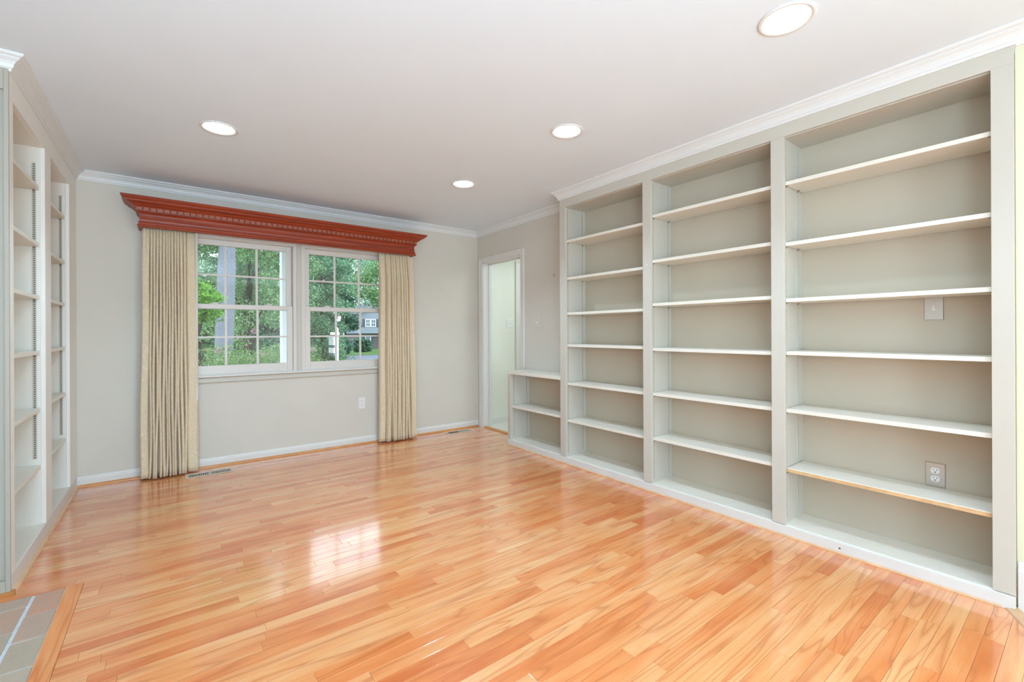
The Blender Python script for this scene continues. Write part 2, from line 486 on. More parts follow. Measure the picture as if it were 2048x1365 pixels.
ceil = struct(link('ceiling', cme), 'flat white painted ceiling with recessed lights', 'ceiling')
slab = MB().box(XFW-0.2, 5.2, YB-0.2, YW+0.2, ZT+0.16, ZT+0.25)
slab.build('ceiling_slab', M['ceiling'], ceil)

# --- walls
WT = 0.128
WX0, WX1, WZ0, WZ1 = 0.045, 1.995, 0.815, 2.085       # window opening
w = MB()
w.box(XFW-0.1, WX0, YW, YW+0.16, -0.05, ZT+0.16).box(WX1, 5.2, YW, YW+0.16, -0.05, ZT+0.16)
w.box(WX0, WX1, YW, YW+0.16, -0.05, WZ0).box(WX0, WX1, YW, YW+0.16, WZ1, ZT+0.16)
wall_back = struct(w.build('wall_back', M['wall']), 'greige wall holding the double window', 'wall')
hk = Off().lathe([(0.0, -0.004), (0.004, -0.004), (0.004, 0.0)], (2.613, YW, 1.71), 8, 'y')
DY0, DY1, DZ = 3.957, 4.753, 2.085
w = MB()
w.box(XD, XD+WT, 0.2, DY0, -0.05, ZT+0.16).box(XD, XD+WT, DY1, YW, -0.05, ZT+0.16).box(XD, XD+WT, DY0, DY1, DZ, ZT+0.16)
wall_right = struct(w.build('wall_right', M['wall']), 'greige wall with the doorway behind the built-in shelves', 'wall')
w = MB().box(XFW-0.1, XFW, YB-0.1, YW, -0.05, ZT+0.16)
struct(w.build('wall_left', M['trim']), 'white fireplace wall behind the left bookcase', 'wall')
w = MB().box(2.886, 3.05, -2.85, 0.226, 0.0, ZT+0.16).box(2.886, 3.05, YB, -3.55, 0.0, ZT+0.16).box(2.886, 3.05, -3.55, -2.85, 2.06, ZT+0.16)  # leaves an unseen opening, added for the right-hand fill light
struct(w.build('wall_right_near', M['cream']), 'strip of cream wall beyond the near end of the tall bookcase', 'wall')
w = MB()
w.box(0.33, 2.5, YB-0.1, YB, -0.05, ZT+0.16).box(2.9, 3.05, YB-0.1, YB, -0.05, ZT+0.16).box(XFW, 0.33, YB-0.1, YB, 2.06, ZT+0.16)
w.box(2.5, 2.9, YB-0.1, YB, -0.05, 0.85).box(2.5, 2.9, YB-0.1, YB, 2.06, ZT+0.16)
struct(w.build('wall_front', M['wall']), 'rear wall behind the viewer with an unseen glass door and narrow window added for fill light', 'wall')
d2 = thing('door_2', 'unseen glass patio door added in the rear wall for fill light', 'door', (-0.28, YB-0.05, 0)); d2['kind'] = 'structure'  # unseen door added as the opening for the rear fill
mb = Off().box(XFW, -0.83, YB-0.08, YB-0.03, 0, 2.06).box(0.26, 0.33, YB-0.08, YB-0.03, 0, 2.06).box(-0.83, 0.26, YB-0.08, YB-0.03, 1.99, 2.06).box(-0.83, 0.26, YB-0.08, YB-0.03, 0, 0.08)
mb.build('door_frame', M['vinyl'], d2)
Off().box(-0.83, 0.26, YB-0.06, YB-0.05, 0.08, 1.99).build('pane', M['glass'], d2)

# --- hall beyond the doorway
mb = MB().box(XD, 5.1, 2.0, YW, -0.06, -0.004); hf = struct(mb.build('floor_hall', M['mortar']), 'pale tiled hall floor seen through the doorway', 'floor')
for i in range(6):
    for j in range(10):
        x0 = XD+0.02+i*0.308; y1 = YW-j*0.308
        if x0 < 5.0 and y1 > 2.1: MB().box(x0+.002, x0+.304, y1-.304, y1-.002, -0.01, 0.0).build('tile', M['tile'], hf, bevel=0.0015)
mb = MB().box(XD+WT, 5.1, YW-0.012, YW-0.0005, 0, ZT+0.15); struct(mb.build('wall_hall_back', M['hall']), 'pale green hall wall facing the doorway', 'wall')
mb = MB().box(5.05, 5.15, 2.0, YW, 0, ZT+0.15); struct(mb.build('wall_hall_right', M['hall']), 'far side wall of the hall', 'wall')
mb = MB().box(XD, 5.15, 1.9, 2.0, 0, ZT+0.15); struct(mb.build('wall_hall_front', M['hall']), 'near end wall of the hall', 'wall')
mb = MB().box(XD+WT, XD+WT+0.006, 2.0, DY0-0.02, 0, ZT).box(XD+WT, XD+WT+0.006, DY1+0.02, YW-0.012, 0, ZT)
struct(mb.build('wall_hall_left', M['hall']), 'hall side of the wall beside the doorway', 'wall')
YH = YW-0.012
base_prof = [(0, 0), (0.014, 0), (0.014, 0.050), (0.012, 0.056), (0.012, 0.060), (0.008, 0.066), (0.006, 0.075), (0, 0.075)]
hp = [(o, z*1.35) for o, z in base_prof]
struct(MB().sweep([(XD+WT+0.012, YH, 0), (3.742, YH, 0)], hp).build('baseboard_hall', M['trim']), 'white baseboard in the hall', 'baseboard')

# --- door_1: cased opening to the hall
d1 = thing('door_1', 'white cased doorway to the bright hall in the right corner', 'doorway', (XD, (DY0+DY1)/2, 0)); d1['kind'] = 'structure'
cw_prof = [(0, 0.0), (0.008, 0.0), (0.012, 0.006), (0.012, 0.030), (0.016, 0.040), (0.018, 0.052), (0.016, 0.060), (0, 0.060)]
def casing_piece(mb, pts2d, plane, sgn):
    pass
# casing: mitred frame, thickness towards the room (-X)
def frame_casing(mb, a0, a1, z0, z1, wd, make):
    """three sided casing; make(a, z, out) -> xyz"""
    prof = [(0.0, 0.0), (0.0, 0.010), (0.006, 0.013), (0.55*wd, 0.012), (0.62*wd, 0.016), (0.9*wd, 0.019), (wd, 0.016), (wd, 0.0)]
    rows = []
    for (a, z, da, dz) in ((a0, z0, -1, 0), (a0, z1, -1, 1), (a1, z1, 1, 1), (a1, z0, 1, 0)):
        rows.append([make(a+da*p, z+dz*p, o) for p, o in prof])
    k = len(prof); vs = [v for r in rows for v in r]; fs = []
    for i in range(3):
        for j in range(k-1): fs.append((i*k+j, i*k+j+1, (i+1)*k+j+1, (i+1)*k+j))
        fs.append((i*k, (i+1)*k, (i+1)*k+k-1, i*k+k-1))
    fs += [tuple(range(k)), tuple(range(3*k, 4*k))]
    mb.add(vs, fs)
mb = Off(); frame_casing(mb, DY0+0.006, DY1-0.006, 0.0, DZ-0.006, 0.062, lambda a, z, o: (XD-o, a, z)); mb.build('door_casing', M['trim'], d1)
mb = Off(); frame_casing(mb, DY0+0.006, DY1-0.006, 0.0, DZ-0.006, 0.062, lambda a, z, o: (XD+WT+o, a, z)); L(mb.build('door_casing', M['trim'], d1), 'casing on the hall side')
mb = Off().box(XD-0.001, XD+WT+0.001, DY0-0.005, DY0+0.018, 0, DZ).box(XD-0.001, XD+WT+0.001, DY1-0.018, DY1+0.005, 0, DZ).box(XD-0.001, XD+WT+0.001, DY0, DY1, DZ-0.018, DZ+0.004)
mb.build('door_jamb', M['trim'], d1)
mb = Off().box(XD+0.085, XD+0.10, DY0+0.018, DY0+0.03, 0, DZ-0.018).box(XD+0.085, XD+0.10, DY1-0.03, DY1-0.018, 0, DZ-0.018).box(XD+0.085, XD+0.10, DY0+0.018, DY1-0.018, DZ-0.03, DZ-0.018)
mb.build('door_stop', M['trim'], d1)
mb = Off().add([(XD+x, y, z) for y in (DY0+0.018, DY1-0.018) for x, z in ((0.0, 0), (0.008, 0.012), (0.05, 0.014), (0.07, 0.0))],
               [(0, 1, 5, 4), (1, 2, 6, 5), (2, 3, 7, 6), (0, 4, 7, 3), (0, 3, 2, 1), (4, 5, 6, 7)])
L(mb.build('threshold', M['shoe'], d1), 'oak threshold strip')
# --- door_3: white door on the hall wall
d3 = thing('door_3', 'white panelled door and casing on the hall wall beyond the doorway', 'door', (4.2, YH, 0)); d3['kind'] = 'structure'
mb = Off(); frame_casing(mb, 3.815, 4.60, 0.0, 2.10, 0.072, lambda a, z, o: (a, YH-o, z)); mb.build('door_casing', M['trim'], d3)
mb = Off().box(3.82, 4.595, YH-0.006, YH-0.001, 0.01, 2.095)
for (xa, xb) in ((3.93, 4.16), (4.26, 4.49)):
    for (za, zb) in ((0.25, 0.85), (0.98, 1.55), (1.68, 1.95)): mb.box(xa, xb, YH-0.012, YH-0.005, za, zb)
mb.build('door_leaf', M['trim'], d3, bevel=0.003)

# --- crown moulding
crown = [(0, 0), (0.007, 0), (0.010, 0.006), (0.010, 0.012), (0.015, 0.016), (0.019, 0.030), (0.027, 0.042), (0.038, 0.050), (0.042, 0.053), (0.042, 0.058), (0.052, 0.062), (0.057, 0.068), (0.057, ZT-ZC), (0, ZT-ZC)]
path = [(XFW, 3.052), (XL, 3.052), (XL, YW), (XD, YW), (XD, 3.036), (XR, 3.036), (XR, 0.228), (2.886, 0.228), (2.886, YB)]
struct(MB().sweep([(x, y, ZC) for x, y in path], crown).build('trim_1', M['crown']), 'white crown moulding around the top of the room', 'crown moulding')
# --- baseboard of the window wall and the corner by the doorway
struct(MB().sweep([(XL, YW, 0.004), (XD, YW, 0.004)], base_prof).build('baseboard_back', M['trim']), 'low white baseboard under the window', 'baseboard')
tall = [(0, 0), (0.016, 0), (0.016, 0.17), (0.011, 0.18), (0.009, 0.20), (0.004, 0.21), (0, 0.21)]
struct(MB().sweep([(2.886, 0.222, 0.0), (2.886, -2.85, 0.0)], tall).build('baseboard_right', M['trim']), 'tall white baseboard past the bookcase end', 'baseboard')
# --- oak shoe mouldings
q = [(0, 0), (0.017, 0), (0.016, 0.006), (0.012, 0.012), (0.006, 0.015), (0, 0.016)]
struct(MB().sweep([(XL+0.014, YW-0.014, 0), (XD-0.016, YW-0.014, 0)], q).build('trim_2', M['shoe']), 'oak shoe moulding along the window wall', 'shoe moulding')
q2 = [(0, 0), (0.016, 0), (0.015, 0.006), (0.011, 0.011), (0.006, 0.014), (0, 0.015)]
struct(MB().sweep([(XL, 3.052, 0), (XL, YW-0.016, 0)], q2).build('trim_3', M['shoe_light']), 'pale oak shoe moulding along the left bookcase', 'shoe moulding')
q3 = [(0, 0), (0.020, 0), (0.020, 0.010), (0.015, 0.017), (0.007, 0.020), (0, 0.021)]
struct(MB().sweep([(XFW, 3.050, 0.0), (XL+0.014, 3.050, 0.0)], q3).build('trim_4', M['shoe_dark']), 'dark orange oak quarter round at the end of the left bookcase', 'shoe moulding')
q4 = [(0, 0), (0.011, 0), (0.010, 0.005), (0.006, 0.010), (0, 0.011)]
struct(MB().sweep([(XR, 3.87, 0), (XR, 0.27, 0)], q4).build('trim_5', M['shoe_light']), 'thin oak strip along the foot of the tall bookcase', 'shoe moulding')
mb = MB().add([(2.862, 0.262, 0.0), (2.89, 0.236, 0.0), (2.70, 0.130, 0.0), (2.62, 0.145, 0.0), (2.862, 0.258, 0.006), (2.892, 0.234, 0.016), (2.70, 0.128, 0.016), (2.63, 0.143, 0.006)],
              [(0, 1, 2, 3), (4, 7, 6, 5), (0, 4, 5, 1), (1, 5, 6, 2), (2, 6, 7, 3), (3, 7, 4, 0)])
struct(mb.build('trim_6', M['shoe_light']), 'angled oak reducer strip at the near end of the tall bookcase', 'floor trim')

# --- windows
def window(name, xc, label):
    t = thing(name, label, 'window', (xc, YW, 0.83)); t['kind'] = 'structure'
    fx0, fx1 = xc-0.485, xc+0.485
    # vinyl frame (jambs, head, sill)
    mb = Off().box(fx0, fx0+0.05, YW-0.004, YW+0.13, 0.815, 2.085).box(fx1-0.05, fx1, YW-0.004, YW+0.13, 0.815, 2.085)
    mb.box(fx0+0.05, fx1-0.05, YW-0.004, YW+0.13, 2.062, 2.085).box(fx0+0.05, fx1-0.05, YW-0.002, YW+0.13, 0.815, 0.834)
    mb.build('window_frame', M['vinyl'], t, bevel=0.003)
    def sash(y0, y1, z0, z1, rt_, rb, st):
        a0, a1 = xc-0.434, xc+0.434
        s = Off().box(a0, a0+st, y0, y1, z0, z1).box(a1-st, a1, y0, y1, z0, z1).box(a0+st, a1-st, y0, y1, z0, z0+rb).box(a0+st, a1-st, y0, y1, z1-rt_, z1)
        so = s.build('sash', M['vinyl'], t, bevel=0.003)
        gx0, gx1, gz0, gz1 = a0+st, a1-st, z0+rb, z1-rt_; ym = (y0+y1)/2
        for i in range(3):
            for j in range(2):
                xa = gx0+(gx1-gx0)*i/3; xb = gx0+(gx1-gx0)*(i+1)/3; za = gz0+(gz1-gz0)*j/2; zb = gz0+(gz1-gz0)*(j+1)/2
                Off().box(xa, xb, ym-0.002, ym+0.002, za, zb).build('pane', M['glass'], so, root=t)
        for i in (1, 2):
            x = gx0+(gx1-gx0)*i/3; Off().box(x-0.0095, x+0.0095, ym-0.0075, ym+0.0075, gz0, gz1).build('muntin', M['vinyl'], so, bevel=0.002, root=t)
        z = (gz0+gz1)/2; Off().box(gx0, gx1, ym-0.007, ym+0.007, z-0.0085, z+0.0085).build('muntin', M['vinyl'], so, bevel=0.002, root=t)
        return so
    L(sash(YW+0.012, YW+0.046, 0.832, 1.470, 0.044, 0.078, 0.050), 'lower sash, nearer the room')
    L(sash(YW+0.056, YW+0.090, 1.425, 2.062, 0.050, 0.045, 0.050), 'upper sash, set further out')
    # sash locks on the meeting rail
    for dx in (-0.22, 0.22):
        mb = Off().box(xc+dx-0.03, xc+dx+0.03, YW+0.020, YW+0.050, 1.470, 1.476).lathe([(0.013, 0), (0.013, 0.010), (0.0, 0.012)], (xc+dx, YW+0.035, 1.476), 12).box(xc+dx-0.004, xc+dx+0.035, YW+0.016, YW+0.026, 1.478, 1.485)
        mb.build('sash_lock', M['vinyl'], t)
    return t
window('window_1', 0.529, 'left double-hung window with white grilles, tree trunk behind')
window('window_2', 1.511, 'right double-hung window with white grilles, house across the street behind')
wc = thing('trim_7', 'white casing, mullion cover and stool around the double window', 'window casing', (1.02, YW, 0.8)); wc['kind'] = 'structure'
mb = Off().box(0.997, 1.043, YW-0.012, YW+0.13, 0.822, 2.085); L(mb.build('mullion', M['case'], wc, bevel=0.003), 'flat mullion cover between the windows')
mb = Off(); frame_casing(mb, 0.046, 1.994, 0.83, 2.083, 0.06, lambda a, z, o: (a, YW-o, z)); mb.build('casing', M['trim'], wc)
stool = [(0.0, 0.0), (0.022, 0.0), (0.028, 0.005), (0.028, 0.014), (0.022, 0.020), (0.0, 0.020)]
mb = Off().sweep([(-0.03, YW, 0.806), (2.07, YW, 0.806)], stool); mb.build('stool', M['trim'], wc)
apr = [(0.0, 0.0), (0.006, 0.0), (0.010, 0.006), (0.014, 0.010), (0.014, 0.030), (0.010, 0.036), (0.010, 0.044), (0.016, 0.052), (0.0, 0.054)]
mb = Off().sweep([(-0.015, YW, 0.752), (2.055, YW, 0.752)], apr); mb.build('apron', M['case'], wc)

# ================================================================== RECESSED LIGHTS
def can(x, y, label):
    t = thing('recessed_light', label, 'ceiling light', (x, y, ZT), 'recessed ceiling lights')
    mb = MB().lathe([(0.088, 0.03), (0.088, 0.001), (0.103, -0.001), (0.104, -0.004), (0.100, -0.006), (0.090, -0.006), (0.082, 0.002), (0.079, 0.022)], (0, 0, 0), 40)
    mb.build('trim_ring', M['plastic'], t, smooth=True)
    mb = MB().lathe([(0.079, 0.020), (0.077, 0.030), (0.090, 0.06)], (0, 0, 0), 40); mb.build('housing', M['plastic'], t, smooth=True)
    mb = MB().disc((0, 0, 0.022), 0.079, 40); me = mb.mesh('lens', M['lens'])
    link('lens', me, t)
    mb = MB().disc((0, 0, 0.06), 0.09, 24); mb.build('housing_cap', M['plastic'], t)
    l = bpy.data.lights.new('lamp', 'SPOT'); l.energy = SPOT; l.color = (0.58, 0.81, 1.0); l.spot_size = math.radians(118); l.spot_blend = 0.6; l.shadow_soft_size = 0.06
    o = bpy.data.objects.new('lamp', l); COL.objects.link(o); o.parent = t; o.location = (0, 0, -0.004)
    return t
can(*LIGHTS[0], 'round recessed ceiling light above the left curtain')
can(*LIGHTS[1], 'small recessed ceiling light nearest the doorway')
can(*LIGHTS[2], 'middle recessed light in the row of three along the tall shelves')
can(*LIGHTS[3], 'largest recessed ceiling light, at the top right near the tall bookcase')
can(*FILL_CANS[0], 'unseen recessed light added above the viewer for fill')
can(*FILL_CANS[1], 'unseen recessed light added behind the viewer to the right for fill')
can(*FILL_CANS[2], 'unseen recessed light added behind the viewer to the left for fill')
can(*FILL_CANS[3], 'unseen recessed light added by the rear wall for fill')

# ================================================================== BUILT-IN BOOKCASES
TH = 0.022
def standard(x, y, ny, z0, z1, parent, root):
    """slotted shelf standard on a side panel at plane y, facing ny (+1/-1) ; width 16 mm"""
    wd = 0.016; d = 0.003; hs = 0.0042
    ya, yb = (y, y+d) if ny > 0 else (y-d, y)
    mb = Off().box(x-wd/2, x-hs, ya, yb, z0, z1).box(x+hs, x+wd/2, ya, yb, z0, z1)
    z = z0; p = 0.0128
    n = int((z1-z0)/p)
    for i in range(n+1):
        za = z0+i*p; zb = min(za+0.0068, z1)
        if zb > za+0.001: mb.box(x-hs, x+hs, ya, yb, za, zb)
    o = mb.build('shelf_standard', M['case'], parent, root=root)
    yc = (y, y+0.0008) if ny > 0 else (y-0.0008, y)
    Off().box(x-hs, x+hs, *yc, z0, z1).build('slot_back', M['channel'], o, root=root)
    return o
def clip(x, y, ny, z, parent, root):
    ya, yb = (y, y+0.014) if ny > 0 else (y-0.014, y)
    mb = Off().box(x-0.005, x+0.005, ya, yb, z-0.0025, z-0.0002).box(x-0.004, x+0.004, *((ya, ya+0.003) if ny > 0 else (yb-0.003, yb)), z-0.011, z-0.002)
    return mb.build('shelf_clip', M['clipm'], parent, root=root)
def shelf(t, x0, x1, y0, y1, zb, sx, raw=False):
    o = Off().box(x0, x1, y0+0.004, y1-0.004, zb, zb+TH).build('shelf', M['shelf'], t, bevel=0.0012)
    for x in sx:
        clip(x, y0+0.003, 1, zb, o, t); clip(x, y1-0.003, -1, zb, o, t)
    if raw:
        Off().box(x0-0.0012, x0+0.0005, y0+0.005, y1-0.005, zb+0.0005, zb+TH-0.0035).build('front_edge', M['rawedge'], o, root=t)
        L(o, 'shelf with a bare unpainted wood front edge')
    return o

# -- tall right bookcase
T = thing('tall_bookcase', 'tall white built-in bookcase with three bays along the right wall', 'bookcase', (3.0, 1.63, 0))
ft = 0.019
stiles = [(0.228, 0.296), (1.129, 1.202), (2.048, 2.120), (2.964, 3.036)]
for a, b in stiles:
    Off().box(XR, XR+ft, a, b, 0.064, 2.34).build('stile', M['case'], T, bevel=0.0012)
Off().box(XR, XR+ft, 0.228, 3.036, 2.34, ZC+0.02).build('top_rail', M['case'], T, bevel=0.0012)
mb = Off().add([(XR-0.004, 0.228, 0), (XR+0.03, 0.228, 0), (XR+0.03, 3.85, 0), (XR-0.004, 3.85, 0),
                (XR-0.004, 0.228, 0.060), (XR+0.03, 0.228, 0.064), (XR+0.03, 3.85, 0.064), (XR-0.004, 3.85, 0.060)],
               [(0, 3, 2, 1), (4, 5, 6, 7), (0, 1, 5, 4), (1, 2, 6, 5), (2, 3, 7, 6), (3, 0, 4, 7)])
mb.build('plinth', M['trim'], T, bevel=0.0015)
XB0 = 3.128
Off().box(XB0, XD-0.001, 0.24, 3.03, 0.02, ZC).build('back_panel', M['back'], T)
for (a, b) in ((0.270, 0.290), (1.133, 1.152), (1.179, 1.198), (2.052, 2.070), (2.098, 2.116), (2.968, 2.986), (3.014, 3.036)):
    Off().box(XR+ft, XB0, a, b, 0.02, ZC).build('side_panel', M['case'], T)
BAYS = {3: (0.290, 1.133, (2.058, 1.700, 1.370, 1.060, 0.722, 0.372)),
        2: (1.198, 2.052, (2.057, 1.717, 1.392, 1.056, 0.720, 0.385)),
        1: (2.116, 2.968, (2.018, 1.678, 1.357, 1.066, 0.717, 0.380))}
for bk, (y0, y1, zs) in BAYS.items():
    Off().box(XR+0.006, XB0, y0, y1, 0.040, 0.066).build('bottom_board', M['shelf'], T, bevel=0.001)
    Off().box(XR+ft, XB0, y0, y1, 2.335, 2.354).build('top_board', M['case'], T)
    xa, xb = (2.896, 3.086) if bk != 3 else (2.889, 3.052)
    for x in (xa, xb):
        standard(x, y0, 1, 0.09, 2.325, T, T); standard(x, y1, -1, 0.09, 2.325, T, T)
    for i, z in enumerate(zs):
        shelf(T, XR+0.021, XB0-0.004, y0, y1, z, (xa, xb), raw=(bk == 3 and i == 5))
# thin dark gap line of a bottom back moulding and a screw plug on the plinth
Off().lathe([(0.0, -0.001), (0.004, -0.001), (0.005, 0.0)], (XR-0.0042, 0.86, 0.030), 10, 'x').build('screw_hole', M['slot'], T)
Off().lathe([(0.0, -0.0015), (0.004, -0.0015), (0.005, 0.0)], (XR, 2.084, 1.705), 10, 'x').build('screw_plug', M['plastic'], T)

# -- low bookcase beside the doorway
B = thing('low_bookcase', 'waist-high white built-in bookcase with one shelf beside the doorway', 'bookcase', (3.0, 3.44, 0))
Off().box(XR, XR+ft, 3.805, 3.850, 0.064, 0.757).build('stile', M['case'], B, bevel=0.0012)
Off().box(XR-0.002, XD-0.001, 3.037, 3.853, 0.757, 0.790).build('top', M['shelf'], B, bevel=0.0015)
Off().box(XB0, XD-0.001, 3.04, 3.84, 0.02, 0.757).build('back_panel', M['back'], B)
Off().box(XR+ft, XB0, 3.81, 3.835, 0.0, 0.757).build('side_panel', M['case'], B)
Off().box(XR+ft, XB0, 3.0375, 3.052, 0.02, 0.757).build('side_panel', M['case'], B)
Off().box(XR+0.006, XB0, 3.052, 3.81, 0.040, 0.066).build('bottom_board', M['shelf'], B, bevel=0.001)
for x in (2.912, 3.09):
    standard(x, 3.81, -1, 0.09, 0.75, B, B); standard(x, 3.052, 1, 0.09, 0.75, B, B)
shelf(B, XR+0.021, XB0-0.004, 3.052, 3.81, 0.400, (2.912, 3.09))

# -- left bookcase
Q = thing('left_bookcase', 'tall white built-in bookcase with two bays along the left wall', 'bookcase', (-0.75, 3.95, 0))
for a, b in ((3.052, 3.114), (3.782, 3.942), (4.572, YW-0.001)):
    Off().box(XL-ft, XL, a, b, 0.085, 2.30).build('stile', M['leftcase'], Q, bevel=0.0012)
Off().box(XL-ft, XL, 3.052, YW-0.001, 2.30, ZC+0.02).build('top_rail', M['leftcase'], Q, bevel=0.0012)
Off().box(XL-ft, XL, 3.052, YW-0.001, 0, 0.085).build('plinth', M['trim'], Q, bevel=0.0015)
XQ = XFW+0.012
Off().box(XFW+0.001, XQ, 3.08, YW-0.002, 0.02, ZC).build('back_panel', M['back'], Q)
for (a, b) in ((3.072, 3.092), (3.776, 3.796), (3.925, 3.945), (4.560, 4.580)):
    Off().box(XQ, XL-ft, a, b, 0.02, ZC).build('side_panel', M['leftcase'], Q)
LB = ((3.092, 3.776, (2.045, 1.713, 1.405, 1.083, 0.747, 0.412)), (3.945, 4.560, (2.035, 1.708, 1.405, 1.087, 0.755, 0.423)))
for y0, y1, zs in LB:
    Off().box(XQ, XL-0.006, y0, y1, 0.062, 0.088).build('bottom_board', M['shelf'], Q, bevel=0.001)
    Off().box(XQ, XL-ft, y0, y1, 2.296, 2.315).build('top_board', M['leftcase'], Q)
    for x in (-0.637, -0.84):
        standard(x, y1, -1, 0.470, 2.205, Q, Q); standard(x, y0, 1, 0.470, 2.205, Q, Q)
    for z in zs: shelf(Q, XQ+0.004, XL-0.021, y0, y1, z, (-0.637, -0.84))
# end panel facing the fireplace, with a recessed field
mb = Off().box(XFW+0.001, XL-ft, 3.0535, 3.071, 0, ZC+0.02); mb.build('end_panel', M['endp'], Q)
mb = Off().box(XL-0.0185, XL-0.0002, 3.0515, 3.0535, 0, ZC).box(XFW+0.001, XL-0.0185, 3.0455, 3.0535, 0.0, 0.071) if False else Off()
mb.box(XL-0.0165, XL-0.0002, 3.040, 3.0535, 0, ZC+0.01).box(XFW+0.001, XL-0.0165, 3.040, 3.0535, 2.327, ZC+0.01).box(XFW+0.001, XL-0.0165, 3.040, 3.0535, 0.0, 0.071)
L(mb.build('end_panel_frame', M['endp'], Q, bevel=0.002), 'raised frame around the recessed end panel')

# ================================================================== CORNICE AND CURTAINS
CX0, CX1, CYF, CZ0 = -0.203, 2.176, 4.668, 2.063
K = thing('window_cornice', 'red cherry-stained wooden cornice with dentil moulding above the window', 'cornice', (0.99, YW, CZ0))
def around(prof, z=CZ0):
    return Off().sweep([(CX0, YW-0.001, z), (CX0, CYF, z), (CX1, CYF, z), (CX1, YW-0.001, z)], prof, side=1, cap=True)
# the board body: path runs left return, front, right return; outside is on the right-hand side (-Y for the front)
pf = [(-0.018, 0.0), (0.004, 0.0), (0.010, 0.003), (0.013, 0.010), (0.010, 0.018), (0.003, 0.022), (0.003, 0.030), (0.006, 0.034), (0.005, 0.040), (-0.001, 0.043), (-0.001, 0.050), (0.0, 0.060), (-0.003, 0.075), (-0.004, 0.090),
      (0.0, 0.103), (0.006, 0.111), (0.014, 0.117), (0.020, 0.119), (0.020, 0.125), (0.010, 0.126), (0.010, 0.128), (-0.018, 0.128)]
around(pf).build('lower_board', M['cherry'], K)
around([(-0.018, 0.128), (0.010, 0.128), (0.010, 0.152), (-0.018, 0.152)]).build('dentil_backing', M['cherry'], K)
pc = [(-0.018, 0.152), (0.026, 0.152), (0.028, 0.157), (0.036, 0.160), (0.046, 0.168), (0.052, 0.176), (0.062, 0.180), (0.068, 0.186), (0.080, 0.189), (0.083, 0.197), (0.094, 0.203), (0.102, 0.212), (0.107, 0.222), (0.110, 0.226), (-0.018, 0.226)]
around(pc).build('crown', M['cherry'], K)
nD = 55; pitch = (CX1-CX0+0.04)/nD
dm = MB().box(-0.0168, 0.0168, -0.0155, 0, 0, 0.0245).mesh('dentil', M['dentil'])
for i in range(nD):
    o = link('dentil', dm, K); o.location = (CX0-0.02+pitch*(i+.5)-K.location[0], CYF-0.009-K.location[1], 0.1275)
dm2 = MB().box(0, 0.0145, -0.0175, 0.0175, 0, 0.0245).mesh('dentil', M['dentil'])
for sx, x in ((-1, CX0-0.009-0.0145), (1, CX1+0.009)):
    for j in range(4):
        o = link('dentil', dm2, K); o.location = (x-K.location[0], CYF+0.02+0.044*j-K.location[1], 0.1275)
Off().box(CX0+0.018, CX1-0.018, CYF+0.018, YW-0.002, CZ0+0.195, CZ0+0.210).build('top_board', M['cherry'], K)

def curtain(name, xt0, xt1, xb0, xb1, nf, label, wide_l, wide_r, seed):
    t = thing(name, label, 'curtain', ((xt0+xt1)/2, YW-0.11, 0.01), 'curtains beside the window')
    rr = random.Random(seed)
    # control folds: fractions; wide flat folds at the ends
    ws = [wide_l]+[rr.uniform(0.75, 1.25) for _ in range(nf)]+[wide_r]
    tot = sum(ws); edges = [0]
    for q_ in ws: edges.append(edges[-1]+q_/tot)
    z0, z1 = 0.012, 2.10; nz = 44; per = 18
    ph = [rr.uniform(-1, 1) for _ in ws]; amp = [rr.uniform(0.8, 1.15) for _ in ws]
    vs = []; uv = []
    for iz in range(nz+1):
        h = iz/nz; z = z0+(z1-z0)*h
        x0 = xb0+(xt0-xb0)*h**0.8; x1 = xb1+(xt1-xb1)*h**0.8
        acc = 0; last = None
        for f in range(len(ws)):
            a, b = edges[f], edges[f+1]
            wv = (b-a)*(x1-x0)
            big = ws[f] > 1.6
            A = (0.042 if not big else 0.034)*amp[f]*(0.50+0.50*min(1, (1-h)*6+0.05))*(1.35 if not big else 1.1)
            for k in range(per):
                s = k/per
                # rounded fold: sits forward, dives back at both seams, omega shaped
                th = 2*math.pi*s
                bulge = (1-abs(2*s-1)**(2.5 if not big else 8))**0.9
                om = 0.045*wv*math.sin(th)*(-1 if not big else -0.3)
                drift = 0.006*math.sin(3.1*h*math.pi+ph[f]*3)*(1-h)
                if h > 0.86:    # gathered heading: extra small pinches near the top
                    g = (h-0.86)/0.14
                    bulge = bulge*(1-0.35*g)+0.30*g*abs(math.sin(2*math.pi*s))**0.6
                x = x0+(a+(b-a)*s)*(x1-x0)+om+drift
                y = YW-0.062-A*bulge*1.55+0.004*math.sin(7*h+f)
                if last is not None: acc += math.hypot(x-last[0], y-last[1])
                last = (x, y)
                hem = 0.004*math.sin(5*f+s*3)
                vs.append((x, y, z+(hem if iz == 0 else 0))); uv.append((acc, z))
        x = x1; y = YW-0.085
        acc += math.hypot(x-last[0], y-last[1]); vs.append((x, y, z)); uv.append((acc, z))
    nx = len(ws)*per+1
    fs = [(j*nx+i, j*nx+i+1, (j+1)*nx+i+1, (j+1)*nx+i) for j in range(nz) for i in range(nx-1)]
    off = t.location
    me = bpy.data.meshes.new('drape'); me.from_pydata([(x-off[0], y-off[1], z-off[2]) for x, y, z in vs], [], fs)
    me.materials.append(M['damask'])
    ul = me.uv_layers.new(name='uv'); idx = np.empty(len(me.loops), dtype=np.int32); me.loops.foreach_get('vertex_index', idx)
    ul.data.foreach_set('uv', np.asarray(uv, dtype=np.float32)[idx].ravel())
    o = link('drape', me, t, smooth=True)
    so = o.modifiers.new('solid', 'SOLIDIFY'); so.thickness = 0.0022; so.offset = 1
    return t
c1 = curtain('curtain', -0.190, 0.176, -0.213, 0.190, 12, 'left beige damask curtain hanging in tight folds to the floor', 2.6, 3.6, 3)
